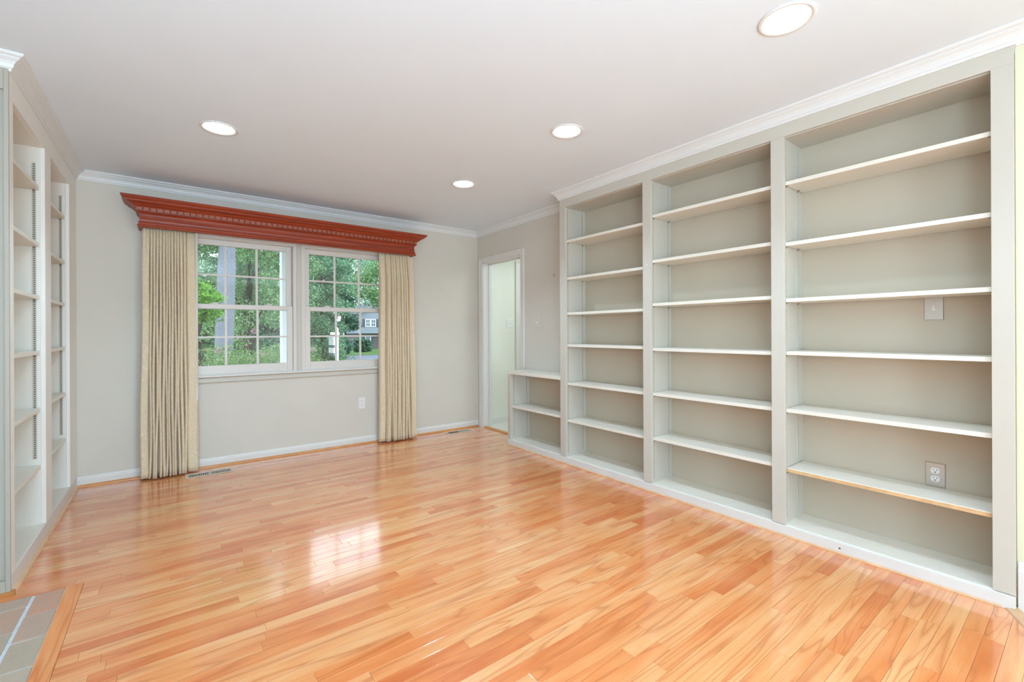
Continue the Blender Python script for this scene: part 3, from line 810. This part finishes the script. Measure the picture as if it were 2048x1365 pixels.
c2 = curtain('curtain', 1.816, 2.202, 1.800, 2.245, 10, 'right beige damask curtain hanging in tight folds to the floor', 2.2, 1.9, 8)
# white lining edges turned back toward the glass
mb = Off()
mb.sweep([(0.168, YW-0.118, 0.62), (0.183, YW-0.100, 0.62), (0.172, YW-0.075, 0.62)], [(0, 0), (0.0015, 0), (0.0015, 1.46), (0, 1.46)])
L(mb.build('lining', M['lining'], c1), 'white lining edge')
mb = Off()
mb.sweep([(1.816, YW-0.078, 0.05), (1.806, YW-0.10, 0.05)], [(0, 0), (0.0015, 0), (0.0015, 2.03), (0, 2.03)])
L(mb.build('lining', M['lining'], c2), 'white lining edge')
# curtain rod hidden behind the cornice carries both curtains
rod = tag(Off().tube([(CX0+0.019, YW-0.10, 2.115), (CX1-0.019, YW-0.10, 2.115)], 0.008).build('curtain_rod', M['plastic']), 'white curtain rod behind the cornice', 'rod')

# ================================================================== WALL PLATES, REGISTERS, NAILS
def plate_on(root, face, c, w_, h_, mat, th=0.005):
    """face: 'y-' plate on a wall facing -Y, 'x-' on a wall facing -X; c = centre on the wall surface"""
    pr = [(1.0, 0.0), (1.0, 0.5), (0.93, 1.0)]
    vs = []
    for s_, d in pr:
        for a, b in ((-1, -1), (1, -1), (1, 1), (-1, 1)):
            aa, bb = a*w_/2*s_, b*h_/2*(1-(1-s_)*w_/h_)
            if face == 'y-': vs.append((c[0]+aa, c[1]-d*th, c[2]+bb))
            else: vs.append((c[0]-d*th, c[1]+aa, c[2]+bb))
    fs = []
    for i in range(2):
        for k_ in range(4): fs.append((i*4+k_, i*4+(k_+1) % 4, i*4+4+(k_+1) % 4, i*4+4+k_))
    fs.append((8, 9, 10, 11))
    return Off().add(vs, fs).build('plate', mat, root)
def bx(face, c, a0, a1, b0, b1, d0, d1):
    if face == 'y-': return (c[0]+a0, c[0]+a1, c[1]-d1, c[1]-d0, c[2]+b0, c[2]+b1)
    return (c[0]-d1, c[0]-d0, c[1]+a0, c[1]+a1, c[2]+b0, c[2]+b1)
def outlet(name, label, face, c, w_, h_, mat):
    t = thing(name, label, 'outlet', c); plate_on(t, face, c, w_, h_, mat)
    for s_ in (-1, 1):
        cc = (c[0], c[1], c[2]+s_*0.0205)
        # rounded receptacle face
        vs = []; n = 20
        for d in (0.004, 0.0072):
            for k_ in range(n):
                a = 2*math.pi*k_/n; ux, uz = 0.0175*math.cos(a), max(-0.0145, min(0.0145, 0.0175*math.sin(a)))
                vs.append((cc[0]+ux, cc[1]-d, cc[2]+uz) if face == 'y-' else (cc[0]-d, cc[1]+ux, cc[2]+uz))
        fs = [(k_, (k_+1) % n, n+(k_+1) % n, n+k_) for k_ in range(n)]+[tuple(range(n, 2*n))]
        r = Off().add(vs, fs).build('receptacle', M['plastic'], t)
        sl = Off()
        for a0 in (-0.0075, 0.0050): sl.box(*bx(face, cc, a0, a0+0.0022, 0.001, 0.0085, 0.0068, 0.0076))
        sl.box(*bx(face, cc, -0.0028, 0.0028, -0.0095, -0.0045, 0.0068, 0.0076))
        sl.build('slots', M['slot'], r, root=t)
    Off().lathe([(0.0, -0.0065), (0.003, -0.0062), (0.003, -0.004)], c, 10, 'y' if face == 'y-' else 'x').build('screw', mat, t)
    return t
def switch(name, label, face, c, w_, h_, mat, gangs=1, ang=1):
    t = thing(name, label, 'light switch', c); plate_on(t, face, c, w_, h_, mat)
    for g in range(gangs):
        a = (g-(gangs-1)/2)*0.046
        Off().box(*bx(face, c, a-0.005, a+0.005, -0.012, 0.012, 0.004, 0.0056)).build('switch_collar', M['plastic'], t)
        lo, hi = (0.0, 0.010) if ang > 0 else (-0.010, 0.0)
        Off().box(*bx(face, c, a-0.0035, a+0.0035, lo, hi, 0.004, 0.015)).build('toggle', M['plastic'], t, bevel=0.001)
        for zz in (-0.03, 0.03):
            o = Off().box(*bx(face, c, a-0.002, a+0.002, zz-0.002, zz+0.002, 0.004, 0.0057)).build('screw', M['steel'] if mat is M['steel'] else mat, t)
    return t
outlet('wall_outlet', 'white duplex outlet on the wall below the right window', 'y-', (1.643, YW, 0.440), 0.070, 0.122, M['plastic'])
outlet('wall_outlet', 'stainless steel duplex outlet behind the second lowest opening of the tall bookcase', 'x-', (XB0, 0.524, 0.459), 0.077, 0.121, M['steel'])
switch('light_switch', 'stainless steel switch plate on the back of the tall bookcase', 'x-', (XB0, 0.527, 1.315), 0.075, 0.121, M['steel'])
switch('light_switch', 'small switch plate on the greige wall right of the doorway', 'x-', (XD, 3.69, 1.303), 0.070, 0.115, M['wall'])
switch('light_switch', 'white double switch plate on the hall wall through the doorway', 'y-', (3.648, YH, 1.323), 0.118, 0.124, M['plastic'], 2, -1)
def nail(label, c, face, hook=False):
    t = thing('wall_nail' if not hook else 'picture_hook', label, 'nail' if not hook else 'hook', c)
    ax = 'y' if face == 'y-' else 'x'
    Off().lathe([(0.0, -0.010), (0.0035, -0.010), (0.0035, -0.008), (0.0013, -0.008), (0.0013, 0.0)], c, 10, ax).build('pin', M['clipm'], t)
    if hook:
        x, y, z = c
        Off().tube([(x-0.002, y, z+0.012), (x-0.006, y, z), (x-0.004, y, z-0.02), (x-0.012, y, z-0.026), (x-0.018, y, z-0.016)], 0.0016, 6).build('hook', M['clipm'], t)
    return t
nail('small nail left in the wall right of the right curtain', (2.613, YW, 1.71), 'y-')
nail('small picture hook on the wall left of the tall bookcase', (XD, 3.408, 1.795), 'x-', True)

def register(label, x0, x1, y0, y1, fill):
    t = thing('floor_register', label, 'floor vent', ((x0+x1)/2, (y0+y1)/2, 0.0)); z = 0.0008
    f = 0.020; zz = 0.005
    mb = Off().box(x0, x1, y0, y0+f, z, zz).box(x0, x1, y1-f, y1, z, zz).box(x0, x0+f, y0+f, y1-f, z, zz).box(x1-f, x1, y0+f, y1-f, z, zz)
    xm = (x0+x1)/2; mb.box(xm-0.006, xm+0.006, y0+f, y1-f, z, zz)
    mb.build('frame', M['register_f'], t, bevel=0.0015)
    Off().box(x0+f, x1-f, y0+f, y1-f, 0.0004, 0.0012).build('duct', M['slot'], t)
    for a, b, mt in ((x0+f, xm-0.006, fill[0]), (xm+0.006, x1-f, fill[1])):
        n = 11 if fill[2] else 22
        for i in range(n):
            xa = a+(b-a)*(i+0.5)/n; wd = (b-a)/n*(0.42 if fill[2] else 0.55)
            Off().box(xa-wd/2, xa+wd/2, y0+f, y1-f, 0.0012, 0.0036).build('louvre', mt, t)
    return t
M['register_f'] = paint('almond_metal', (0.66, 0.58, 0.47), 0.4, 0.03)
M['brownlouvre'] = paint('brown_louvre', (0.20, 0.09, 0.05), 0.5, 0.05)
M['greylouvre'] = paint('grey_louvre', (0.42, 0.40, 0.33), 0.5, 0.05)
register('almond metal floor register in front of the left curtain', 0.088, 0.430, 4.572, 4.706, (M['register_f'], M['register_f'], True))
register('brown and grey floor register right of the right curtain', 2.595, 2.946, 4.650, 4.770, (M['brownlouvre'], M['greylouvre'], False))

# ================================================================== OUTSIDE
GZ = -1.0
def leaf_mat(name, stops, rough=0.5):
    m, nt, b = new_mat(name)
    r = N(nt, 'ShaderNodeNewGeometry').outputs['Random Per Island']
    c = ramp(nt, r, stops)
    nt.links.new(c, b.inputs['Base Color']); b.inputs['Roughness'].default_value = rough
    out = nt.nodes['Material Output']; tl = N(nt, 'ShaderNodeBsdfTranslucent'); nt.links.new(c, tl.inputs[0])
    mx = N(nt, 'ShaderNodeMixShader'); mx.inputs[0].default_value = 0.35
    nt.links.new(b.outputs[0], mx.inputs[1]); nt.links.new(tl.outputs[0], mx.inputs[2]); nt.links.new(mx.outputs[0], out.inputs[0])
    return m
M['leaf_teal'] = leaf_mat('blue_green_leaves', [(0.0, (0.076, 0.209, 0.114)), (0.5, (0.162, 0.361, 0.209)), (0.85, (0.304, 0.532, 0.323)), (1.0, (0.551, 0.570, 0.323))])
M['leaf_mid'] = leaf_mat('mid_green_leaves', [(0.0, (0.090, 0.234, 0.072)), (0.5, (0.216, 0.414, 0.171)), (0.85, (0.378, 0.558, 0.270)), (1.0, (0.558, 0.495, 0.270))])
M['leaf_dark'] = leaf_mat('dark_evergreen_leaves', [(0.0, (0.028, 0.095, 0.052)), (0.6, (0.071, 0.199, 0.114)), (1.0, (0.152, 0.323, 0.180))])
M['leaf_bright'] = leaf_mat('bright_green_leaves', [(0.0, (0.112, 0.288, 0.024)), (0.6, (0.216, 0.496, 0.056)), (1.0, (0.360, 0.640, 0.144))])
M['leaf_shrub'] = leaf_mat('shrub_leaves', [(0.0, (0.09, 0.20, 0.06)), (0.4, (0.20, 0.38, 0.11)), (0.75, (0.34, 0.52, 0.20)), (0.92, (0.50, 0.60, 0.34)), (1.0, (0.60, 0.50, 0.34))])
M['petal'] = leaf_mat('pink_petals', [(0.0, (0.544, 0.320, 0.336)), (1.0, (0.640, 0.496, 0.496))])
M['bark'] = paint('pale_grey_bark', (0.22, 0.235, 0.27), 0.9, 0.5, 0.4, 0.1, 75, 40)
M['twig'] = paint('dark_brown_bark', (0.10, 0.08, 0.06), 0.9, 0.3, 0, 0.1, 20)
M['grass'] = paint('lawn_grass', (0.09, 0.17, 0.05), 0.9, 0.25, 0, 0.1, 1.5)
M['soil'] = paint('dark_garden_soil', (0.12, 0.14, 0.07), 0.95, 0.4, 0, 0.1, 1.5)  # dark olive ground colour, mottled by noise
M['road'] = paint('pale_asphalt', (0.17, 0.19, 0.24), 0.9, 0.05, 0, 0.2, 2)
M['siding'] = paint('pale_blue_siding', (0.24, 0.28, 0.36), 0.7, 0.02)
M['siding_w'] = paint('white_siding', (0.30, 0.33, 0.38), 0.7, 0.02)
M['roof'] = paint('dark_shingles', (0.10, 0.11, 0.13), 0.9, 0.2)
M['shutter'] = paint('dark_shutter', (0.08, 0.09, 0.13), 0.6, 0.05)
M['brickfar'] = paint('pinkish_brick', (0.16, 0.14, 0.14), 0.8, 0.15, 0, 0.2, 6)
M['farglass'] = paint('dark_house_glass', (0.10, 0.14, 0.18), 0.15, 0.3)
M['white_post'] = paint('white_exterior_paint', (0.86, 0.88, 0.90), 0.5, 0.01)
M['sign'] = paint('dark_sign_panel', (0.16, 0.20, 0.24), 0.5, 0.05)

struct(MB().box(-40, 60, 5.03, 38.0, GZ-0.2, GZ).build('floor_garden', M['soil']), 'dark garden ground beyond the window', 'ground')
def leaves(name, centers, radii, counts, size, mat, parent, root, squash=1.0, seed=1, kind='stuff', up_bias=0.3):
    r = np.random.default_rng(seed); V = []; tot = 0
    for c, rad, n in zip(centers, radii, counts):
        d = r.normal(size=(n, 3)); d /= np.linalg.norm(d, axis=1)[:, None]
        rr = rad*(r.uniform(0.25, 1.0, n)**0.6)
        p = np.asarray(c)+d*rr[:, None]*np.array([1, 1, squash])
        nv = d*0.6+r.normal(size=(n, 3))*0.7; nv[:, 2] += up_bias; nv /= np.linalg.norm(nv, axis=1)[:, None]
        a = np.cross(nv, r.normal(size=(n, 3))); a /= np.linalg.norm(a, axis=1)[:, None]; b = np.cross(nv, a)
        s = size*r.uniform(0.6, 1.3, n)[:, None]
        q = np.stack([p-a*s, p+b*s*0.5+nv*s*.12, p+a*s, p-b*s*0.5+nv*s*.12], axis=1)
        V.append(q); tot += n
    V = np.concatenate(V).reshape(-1, 3)-np.array(root.location)
    me = bpy.data.meshes.new(name); me.vertices.add(tot*4); me.vertices.foreach_set('co', V.astype(np.float32).ravel())
    me.loops.add(tot*4); me.loops.foreach_set('vertex_index', np.arange(tot*4, dtype=np.int32))
    me.polygons.add(tot); me.polygons.foreach_set('loop_start', np.arange(0, tot*4, 4, dtype=np.int32)); me.update(calc_edges=True)
    me.materials.append(mat)
    return tag(link(name, me, parent), kind=kind)
def tree(label, x, y, h, rad, trunk_r, mat, seed, n=9000, leaf=0.14, low=0.25, name='tree', nclump=60, lean=(0, 0), group='trees beyond the window', barkm='twig', zb=None):
    zb = GZ if zb is None else zb
    t = thing(name, label, 'tree', (x, y, zb), group); rr = random.Random(seed)
    pts = [(x+lean[0]*k/8+0.05*rr.uniform(-1, 1)*trunk_r*4, y+lean[1]*k/8, zb+h*0.9*k/8) for k in range(9)]
    Off().tube(pts, [trunk_r*(1-0.75*k/8) for k in range(9)], 10).build('trunk', M[barkm], t, smooth=True)
    br = Off(); cs = []; rads = []
    for k in range(nclump):
        hh = rr.uniform(low, 1.0); a = rr.uniform(0, 2*math.pi)
        e = math.sin(math.pi*min(1, max(0.05, (hh-low)/(1-low)*0.85+0.15)))**0.6
        q_ = rad*e*rr.uniform(0.25, 1.0)
        c = (x+lean[0]*hh+q_*math.cos(a), y+lean[1]*hh+q_*math.sin(a), zb+h*hh)
        cs.append(c); rads.append(rad*rr.uniform(0.22, 0.38))
        if k % 4 == 0:
            z_ = zb+h*max(0.15, hh-0.18); i = (z_-zb)/(h*0.9)*8; p0 = (x+lean[0]*min(i, 8)/8, y+lean[1]*min(i, 8)/8, z_)
            br.tube([p0, tuple((p0[j]+c[j])/2+(0.15 if j == 2 else 0) for j in range(3)), c], [trunk_r*0.35, trunk_r*0.2, 0.01], 6)
    br.build('branches', M[barkm], t)
    leaves('foliage', cs, rads, [n//nclump]*nclump, leaf, mat, t, t, 0.75, seed)
    return t
def at(u, d):       # ground point of pixel column u at depth d
    a = (u-1024)/F; return (d*(math.sin(YAW)+a*math.cos(YAW)), d*(math.cos(YAW)-a*math.sin(YAW)))
# big pale trunk seen through the left window
x, y = at(450, 9.0)
bt = thing('tree', 'large tree with a thick pale grey trunk behind the left window', 'tree', (x, y, GZ), 'trees beyond the window')
Off().tube([(x-0.10, y, GZ), (x-0.03, y, 0.6), (x, y, 1.4), (x+0.035, y, 2.6), (x+0.08, y, 4.0), (x+0.1, y+0.1, 7.0), (x+0.1, y+.1, 9.5)], [0.20, 0.165, 0.16, 0.155, 0.15, 0.13, 0.08], 18).build('trunk', M['bark'], bt, smooth=True)
bb = Off(); cs = []; rr = random.Random(4)
for k in range(46):
    a = rr.uniform(0, 6.28); z = rr.uniform(3.2, 9.8); q_ = rr.uniform(0.3, 1.5); c = (x-0.9+q_*math.cos(a), y+q_*math.sin(a)*0.9, z); cs.append(c)
    if k % 3 == 0: bb.tube([(x+0.05, y, z-0.8), ((x+c[0])/2, (y+c[1])/2, z-0.2), c], [0.05, 0.03, 0.01], 6)
bb.build('branches', M['twig'], bt)
leaves('foliage', cs, [0.7]*46, [400]*46, 0.045, M['leaf_mid'], bt, bt, 0.8, 3)
# trees: (u, depth, height, radius, trunk, material, leaf count, leaf size, low)
TR = [
 ('bright green young tree at the left edge of the left window', 392, 6.6, 2.95, 0.40, 0.03, 'leaf_bright', 3600, 0.030, 0.82),
 ('pale green maple left of the thick trunk', 396, 15.5, 10.5, 3.4, 0.14, 'leaf_teal', 24000, 0.050, 0.26),
 ('leafy pale green tree right of the thick trunk', 500, 14.0, 8.0, 1.9, 0.13, 'leaf_mid', 40000, 0.042, 0.30),
 ('blue green tree behind the porch column', 552, 18.5, 7.6, 2.4, 0.16, 'leaf_teal', 36000, 0.055, 0.15),
 ('dark evergreen tree low behind the left window', 495, 22.0, 5.5, 3.6, 0.18, 'leaf_dark', 26000, 0.08, 0.02),
 ('dark conifer at the left of the right window', 632, 24.0, 8.0, 2.2, 0.16, 'leaf_dark', 26000, 0.085, 0.04),
 ('feathery teal tree in the middle of the right window', 644, 19.5, 6.1, 1.45, 0.10, 'leaf_teal', 24000, 0.052, 0.20),
 ('mid green tree at the right of the right window', 778, 26.0, 6.4, 2.2, 0.10, 'leaf_mid', 14000, 0.07, 0.60),
 ('distant pale tree above the neighbouring house', 752, 76.0, 16.0, 6.5, 0.22, 'leaf_teal', 9000, 0.20, 0.40),
 ('distant tall tree with sky gaps behind the right window', 690, 46.0, 11.5, 4.6, 0.25, 'leaf_teal', 8000, 0.13, 0.40),
 ('distant dark tree behind the shed', 420, 36.0, 6.5, 5.0, 0.22, 'leaf_dark', 14000, 0.17, 0.02),
 ('distant tree filling the gap behind the left window', 530, 36.0, 7.0, 5.0, 0.22, 'leaf_dark', 14000, 0.18, 0.02),
 ('distant tree left of the neighbouring house', 560, 42.0, 7.0, 4.2, 0.22, 'leaf_dark', 14000, 0.18, 0.02),
 ('tall tree far to the left outside the window', 330, 17.0, 11.0, 4.2, 0.16, 'leaf_mid', 7000, 0.17, 0.15),
 ('tree beyond the right curtain', 960, 30.0, 9.0, 4.5, 0.18, 'leaf_mid', 5000, 0.22, 0.15),
]
for i, (lb, u, d, h, rad, tr_, mt, n, lf, low) in enumerate(TR):
    x, y = at(u, d); tree(lb, x, y, h, rad, tr_, M[mt], 20+i, n, lf, low)
# low bushes in front of the neighbour
for i, (lb, u, d, rad, h) in enumerate((('dark rounded bush left of the neighbouring house', 680, 40, 1.3, 2.2), ('dark bush beside the white sign post', 655, 33, 1.8, 2.4), ('small bush at the corner of the neighbouring house', 726, 52, 1.3, 1.6))):
    x, y = at(u, d); t = thing('bush', lb, 'bush', (x, y, GZ), 'bushes across the street')
    cs = [(x+random.uniform(-1, 1)*rad*0.6, y+random.uniform(-.5, .5)*rad*0.5, GZ+h*random.uniform(0.2, 0.75)) for _ in range(16)]
    leaves('foliage', cs, [rad*0.45]*16, [230]*16, 0.14, M['leaf_dark'], t, t, 0.8, 60+i)
    Off().tube([(x, y, GZ), (x, y, GZ+h*0.5)], [0.08, 0.03], 6).build('stem', M['twig'], t)
# flowering shrubs in front of the window
SH = [(396, 5.9, 1.10, 0.55), (432, 6.1, 0.96, 0.5), (462, 5.9, 1.00, 0.34), (512, 6.7, 1.06, 0.45), (542, 7.2, 1.08, 0.42), (592, 7.6, 1.02, 0.5), (628, 6.8, 1.10, 0.48), (662, 6.9, 0.82, 0.45), (702, 7.0, 0.72, 0.45), (742, 7.2, 0.66, 0.42), (352, 5.9, 1.05, 0.6)]
SL = ['flowering shrub at the left edge of the left window', 'flowering shrub at the foot of the thick trunk', 'flowering shrub under the long pink rose stem', 'flowering shrub in the middle right of the left window',
      'flowering shrub left of the porch column', 'flowering shrub hidden behind the window mullion', 'yellowish flowering shrub at the left edge of the right window', 'low flowering shrub in front of the white sign post',
      'low flowering shrub right of the white sign post', 'low flowering shrub at the right edge of the right window', 'flowering shrub behind the left curtain']
for i, ((u, d, zt, rad), lb) in enumerate(zip(SH, SL)):
    x, y = at(u, d); t = thing('flowering_shrub', lb, 'shrub', (x, y, GZ), 'flowering shrubs under the window'); rr = random.Random(90+i)
    cs = []; st = Off()
    for k in range(30):
        c = (x+rr.uniform(-1, 1)*rad*0.95, y+rr.uniform(-1, 1)*rad*0.9, GZ+(zt-GZ)*rr.uniform(0.35, 1.0)-0.16); cs.append(c)
        if k % 3 == 0: st.tube([(x+rr.uniform(-.1, .1), y, GZ), ((x+c[0])/2, (y+c[1])/2, (c[2]+GZ)/2+0.2), (c[0], c[1], c[2]+0.12)], [0.012, 0.008, 0.003], 5)
    st.build('stems', M['twig'], t)
    leaves('foliage', cs, [0.17]*30, [330]*30, 0.015, M['leaf_shrub'], t, t, 0.9, 90+i)
    fc = [cs[j] for j in range(0, 30, 5)]
    leaves('blossoms', [(c[0], c[1]-0.12, c[2]+0.06) for c in fc], [0.06]*len(fc), [34]*len(fc), 0.018, M['petal'], t, t, 0.8, 190+i)
# long rose stems with pink blooms
for (u, v, d, lb) in ((509, 657, 5.6, 'pink rose on the taller arching stem in the left window'), (480, 671, 5.7, 'pink rose on the lower stem in the left window')):
    x, y = at(u, d); z = CH-(v-661.5)/F*d
    t = thing('rose_stem', lb, 'rose', (x, y, GZ), 'rose stems in the left window')
    Off().tube([(x-0.35, y, GZ), (x-0.22, y, z-0.35), (x-0.10, y, z-0.10), (x, y, z)], [0.007, 0.005, 0.004, 0.003], 6).build('stem', M['leaf_mid'], t)
    leaves('bloom', [(x, y, z)], [0.035], [110], 0.018, M['petal'], t, t, 0.9, int(u))
    leaves('foliage', [(x-0.12, y, z-0.12), (x-0.2, y, z-0.28)], [0.09]*2, [40]*2, 0.022, M['leaf_shrub'], t, t, 0.9, int(u)+1)
# porch column and porch roof
x0 = 1.118
pc_ = thing('porch_column', 'white square porch column outside the left window', 'column', (x0+0.07, 6.37, GZ))
Off().box(x0, x0+0.145, 6.30, 6.445, GZ+0.25, 2.40).build('shaft', M['white_post'], pc_, bevel=0.006)
Off().box(x0-0.02, x0+0.165, 6.28, 6.465, GZ, GZ+0.25).build('base', M['white_post'], pc_, bevel=0.006)
Off().box(x0-0.02, x0+0.165, 6.28, 6.465, 2.28, 2.40).build('capital', M['white_post'], pc_, bevel=0.006)
pr_ = thing('porch_roof', 'white porch roof above the window outside', 'porch roof', (1.5, 5.8, 2.40))
Off().box(-4, 8, 5.03, 6.75, 2.46, 2.50).build('porch_ceiling', M['white_post'], pr_)
Off().box(-4, 8, 6.28, 6.465, 2.40, 2.46).build('beam', M['white_post'], pr_)
Off().add([(-4, 6.75, 2.46), (8, 6.75, 2.46), (8, 5.03, 3.2), (-4, 5.03, 3.2), (-4, 6.75, 2.54), (8, 6.75, 2.54), (8, 5.03, 3.28), (-4, 5.03, 3.28)],
          [(0, 3, 2, 1), (4, 5, 6, 7), (0, 1, 5, 4), (1, 2, 6, 5), (2, 3, 7, 6), (3, 0, 4, 7)]).build('roof', M['roof'], pr_)
# sign post
x, y = at(674, 15.5)
sp = thing('sign_post', 'white yard sign post with a crossarm in the right window', 'sign post', (x, y, GZ))
Off().box(x-0.045, x+0.045, y-0.045, y+0.045, GZ, 1.33).build('post', M['white_post'], sp, bevel=0.01)
Off().lathe([(0.05, 0), (0.05, 0.02), (0.03, 0.05), (0.0, 0.08)], (x, y, 1.33), 10).build('finial', M['white_post'], sp)
Off().box(x-0.23, x+0.075, y-0.035, y+0.035, 1.145, 1.225).build('crossarm', M['white_post'], sp, bevel=0.005)
sx = x-0.16
Off().box(sx-0.012, sx+0.012, y-0.01, y+0.01, 1.10, 1.15).build('hanger', M['clipm'], sp)
Off().box(sx-0.04, sx+0.04, y-0.30, y+0.30, 0.79, 1.10).build('sign_panel', M['white_post'], sp)
L(Off().box(sx-0.038, sx+0.038, y-0.30, y+0.30, 0.70, 0.79).build('sign_band', M['sign'], sp), 'dark band of the hanging sign')
Off().box(sx-0.04, sx+0.04, y-0.30, y+0.30, 0.52, 0.70).build('sign_rider', M['white_post'], sp)
L(Off().box(sx-0.038, sx+0.038, y-0.30, y+0.30, 0.42, 0.52).build('sign_band', M['sign'], sp), 'dark band of the hanging sign')
# lawns, street
struct(MB().box(-40, 90, 38.0, 44.0, GZ-0.2, GZ+0.005).build('floor_street', M['road']), 'pale blue grey street across the garden', 'street')
struct(MB().box(-60, 120, 44.0, 140.0, GZ-0.2, GZ+0.02).build('floor_lawn', M['grass']), 'green lawn of the neighbouring house', 'lawn')
struct(MB().box(3.5, 60, 26.0, 38.0, GZ-0.19, GZ+0.01).build('floor_street_near', M['road']), 'near part of the street and driveway', 'street')
# neighbouring house
hx, hy = 20.0, 60.0
H_ = thing('neighbour_house', 'pale blue two-storey house with dark shutters across the street', 'house', (hx+5, hy+3, GZ))
zb, zm, ze = GZ, 1.15, 3.75
Off().box(hx+0.4, hx+11, hy+0.6, hy+8, zb, zm).build('lower_wall', M['brickfar'], H_)
Off().box(hx, hx+11.3, hy, hy+8.3, zm, ze).build('upper_wall', M['siding'], H_)
for i in range(13):
    z = zm+i*0.2
    Off().add([(hx-0.02, hy-0.05, z), (hx+11.3, hy-0.05, z), (hx+11.3, hy-0.015, z+0.2), (hx-0.02, hy-0.015, z+0.2), (hx-0.02, hy, z), (hx+11.3, hy, z), (hx+11.3, hy, z+0.2), (hx-0.02, hy, z+0.2)],
              [(0, 1, 2, 3), (4, 7, 6, 5), (0, 3, 7, 4), (1, 5, 6, 2), (0, 4, 5, 1), (3, 2, 6, 7)]).build('siding_board', M['siding_w'], H_)
Off().box(hx-0.06, hx+0.12, hy-0.08, hy+0.05, zm, ze).build('corner_board', M['white_post'], H_)
# front gable roof, ridge running away from the street
gm = hx+5.6; rz = 6.4
Off().add([(hx-0.5, hy-0.5, ze-0.1), (gm, hy-0.5, rz), (gm, hy+8.8, rz), (hx-0.5, hy+8.8, ze-0.1), (hx-0.5, hy-0.5, ze+0.05), (gm, hy-0.5, rz+0.18), (gm, hy+8.8, rz+0.18), (hx-0.5, hy+8.8, ze+0.05)],
          [(0, 1, 2, 3), (4, 7, 6, 5), (0, 4, 5, 1), (1, 5, 6, 2), (2, 6, 7, 3), (3, 7, 4, 0)]).build('roof', M['roof'], H_)
Off().add([(hx+11.8, hy-0.5, ze-0.1), (gm, hy-0.5, rz), (gm, hy+8.8, rz), (hx+11.8, hy+8.8, ze-0.1), (hx+11.8, hy-0.5, ze+0.05), (gm, hy-0.5, rz+0.18), (gm, hy+8.8, rz+0.18), (hx+11.8, hy+8.8, ze+0.05)],
          [(0, 1, 2, 3), (4, 7, 6, 5), (0, 4, 5, 1), (1, 5, 6, 2), (2, 6, 7, 3), (3, 7, 4, 0)]).build('roof', M['roof'], H_)
Off().add([(hx, hy, ze), (hx+11.3, hy, ze), (gm, hy, rz), (hx, hy+0.2, ze), (hx+11.3, hy+0.2, ze), (gm, hy+0.2, rz)], [(0, 1, 2), (3, 5, 4), (0, 3, 4, 1), (1, 4, 5, 2), (2, 5, 3, 0)]).build('gable', M['siding_w'], H_)
def hwin(xa, xb, za, zb_, yy):
    f = Off().box(xa-0.08, xb+0.08, yy-0.10, yy-0.02, za-0.08, zb_+0.08).build('window_frame', M['white_post'], H_)
    zc_ = (za+zb_)/2; xm = (xa+xb)/2
    for p0, p1 in ((xa+0.03, xm-0.03), (xm+0.03, xb-0.03)):
        for q0, q1 in ((za+0.03, zc_-0.03), (zc_+0.03, zb_-0.03)):
            Off().box(p0, p1, yy-0.115, yy-0.09, q0, q1).build('pane', M['farglass'], f, root=H_)
hwin(hx+0.82, hx+1.36, 2.1, 3.0, hy); hwin(hx+1.56, hx+2.12, 2.1, 3.0, hy)
for a in (hx+0.40, hx+2.28): Off().box(a, a+0.27, hy-0.11, hy-0.03, 2.02, 3.08).build('shutter', M['shutter'], H_, bevel=0.02)
hwin(hx+1.0, hx+1.65, -0.05, 0.8, hy+0.6)
for a in (hx+0.55, hx+1.82): Off().box(a, a+0.28, hy+0.49, hy+0.58, -0.13, 0.88).build('shutter', M['shutter'], H_, bevel=0.02)
# shed at the left
x, y = at(400, 30)
sh_ = thing('garden_shed', 'low white shed with a grey gable roof at the left of the left window', 'shed', (x, y, GZ))
Off().box(x-1.6, x+0.75, y, y+3, GZ, 0.35).build('wall', M['siding_w'], sh_)
Off().add([(x-2.4, y-0.25, 1.05), (x+0.05, y-0.25, 1.05), (x+1.0, y-0.25, 0.30), (x+1.0, y-0.25, 0.20), (x-2.4, y-0.25, 0.20), (x-2.4, y+3.2, 1.05), (x+0.05, y+3.2, 1.05), (x+1.0, y+3.2, 0.30), (x+1.0, y+3.2, 0.20), (x-2.4, y+3.2, 0.20)],
          [(0, 4, 3, 2, 1), (5, 6, 7, 8, 9), (0, 1, 6, 5), (1, 2, 7, 6), (2, 3, 8, 7), (3, 4, 9, 8), (4, 0, 5, 9)]).build('roof', M['siding'], sh_)
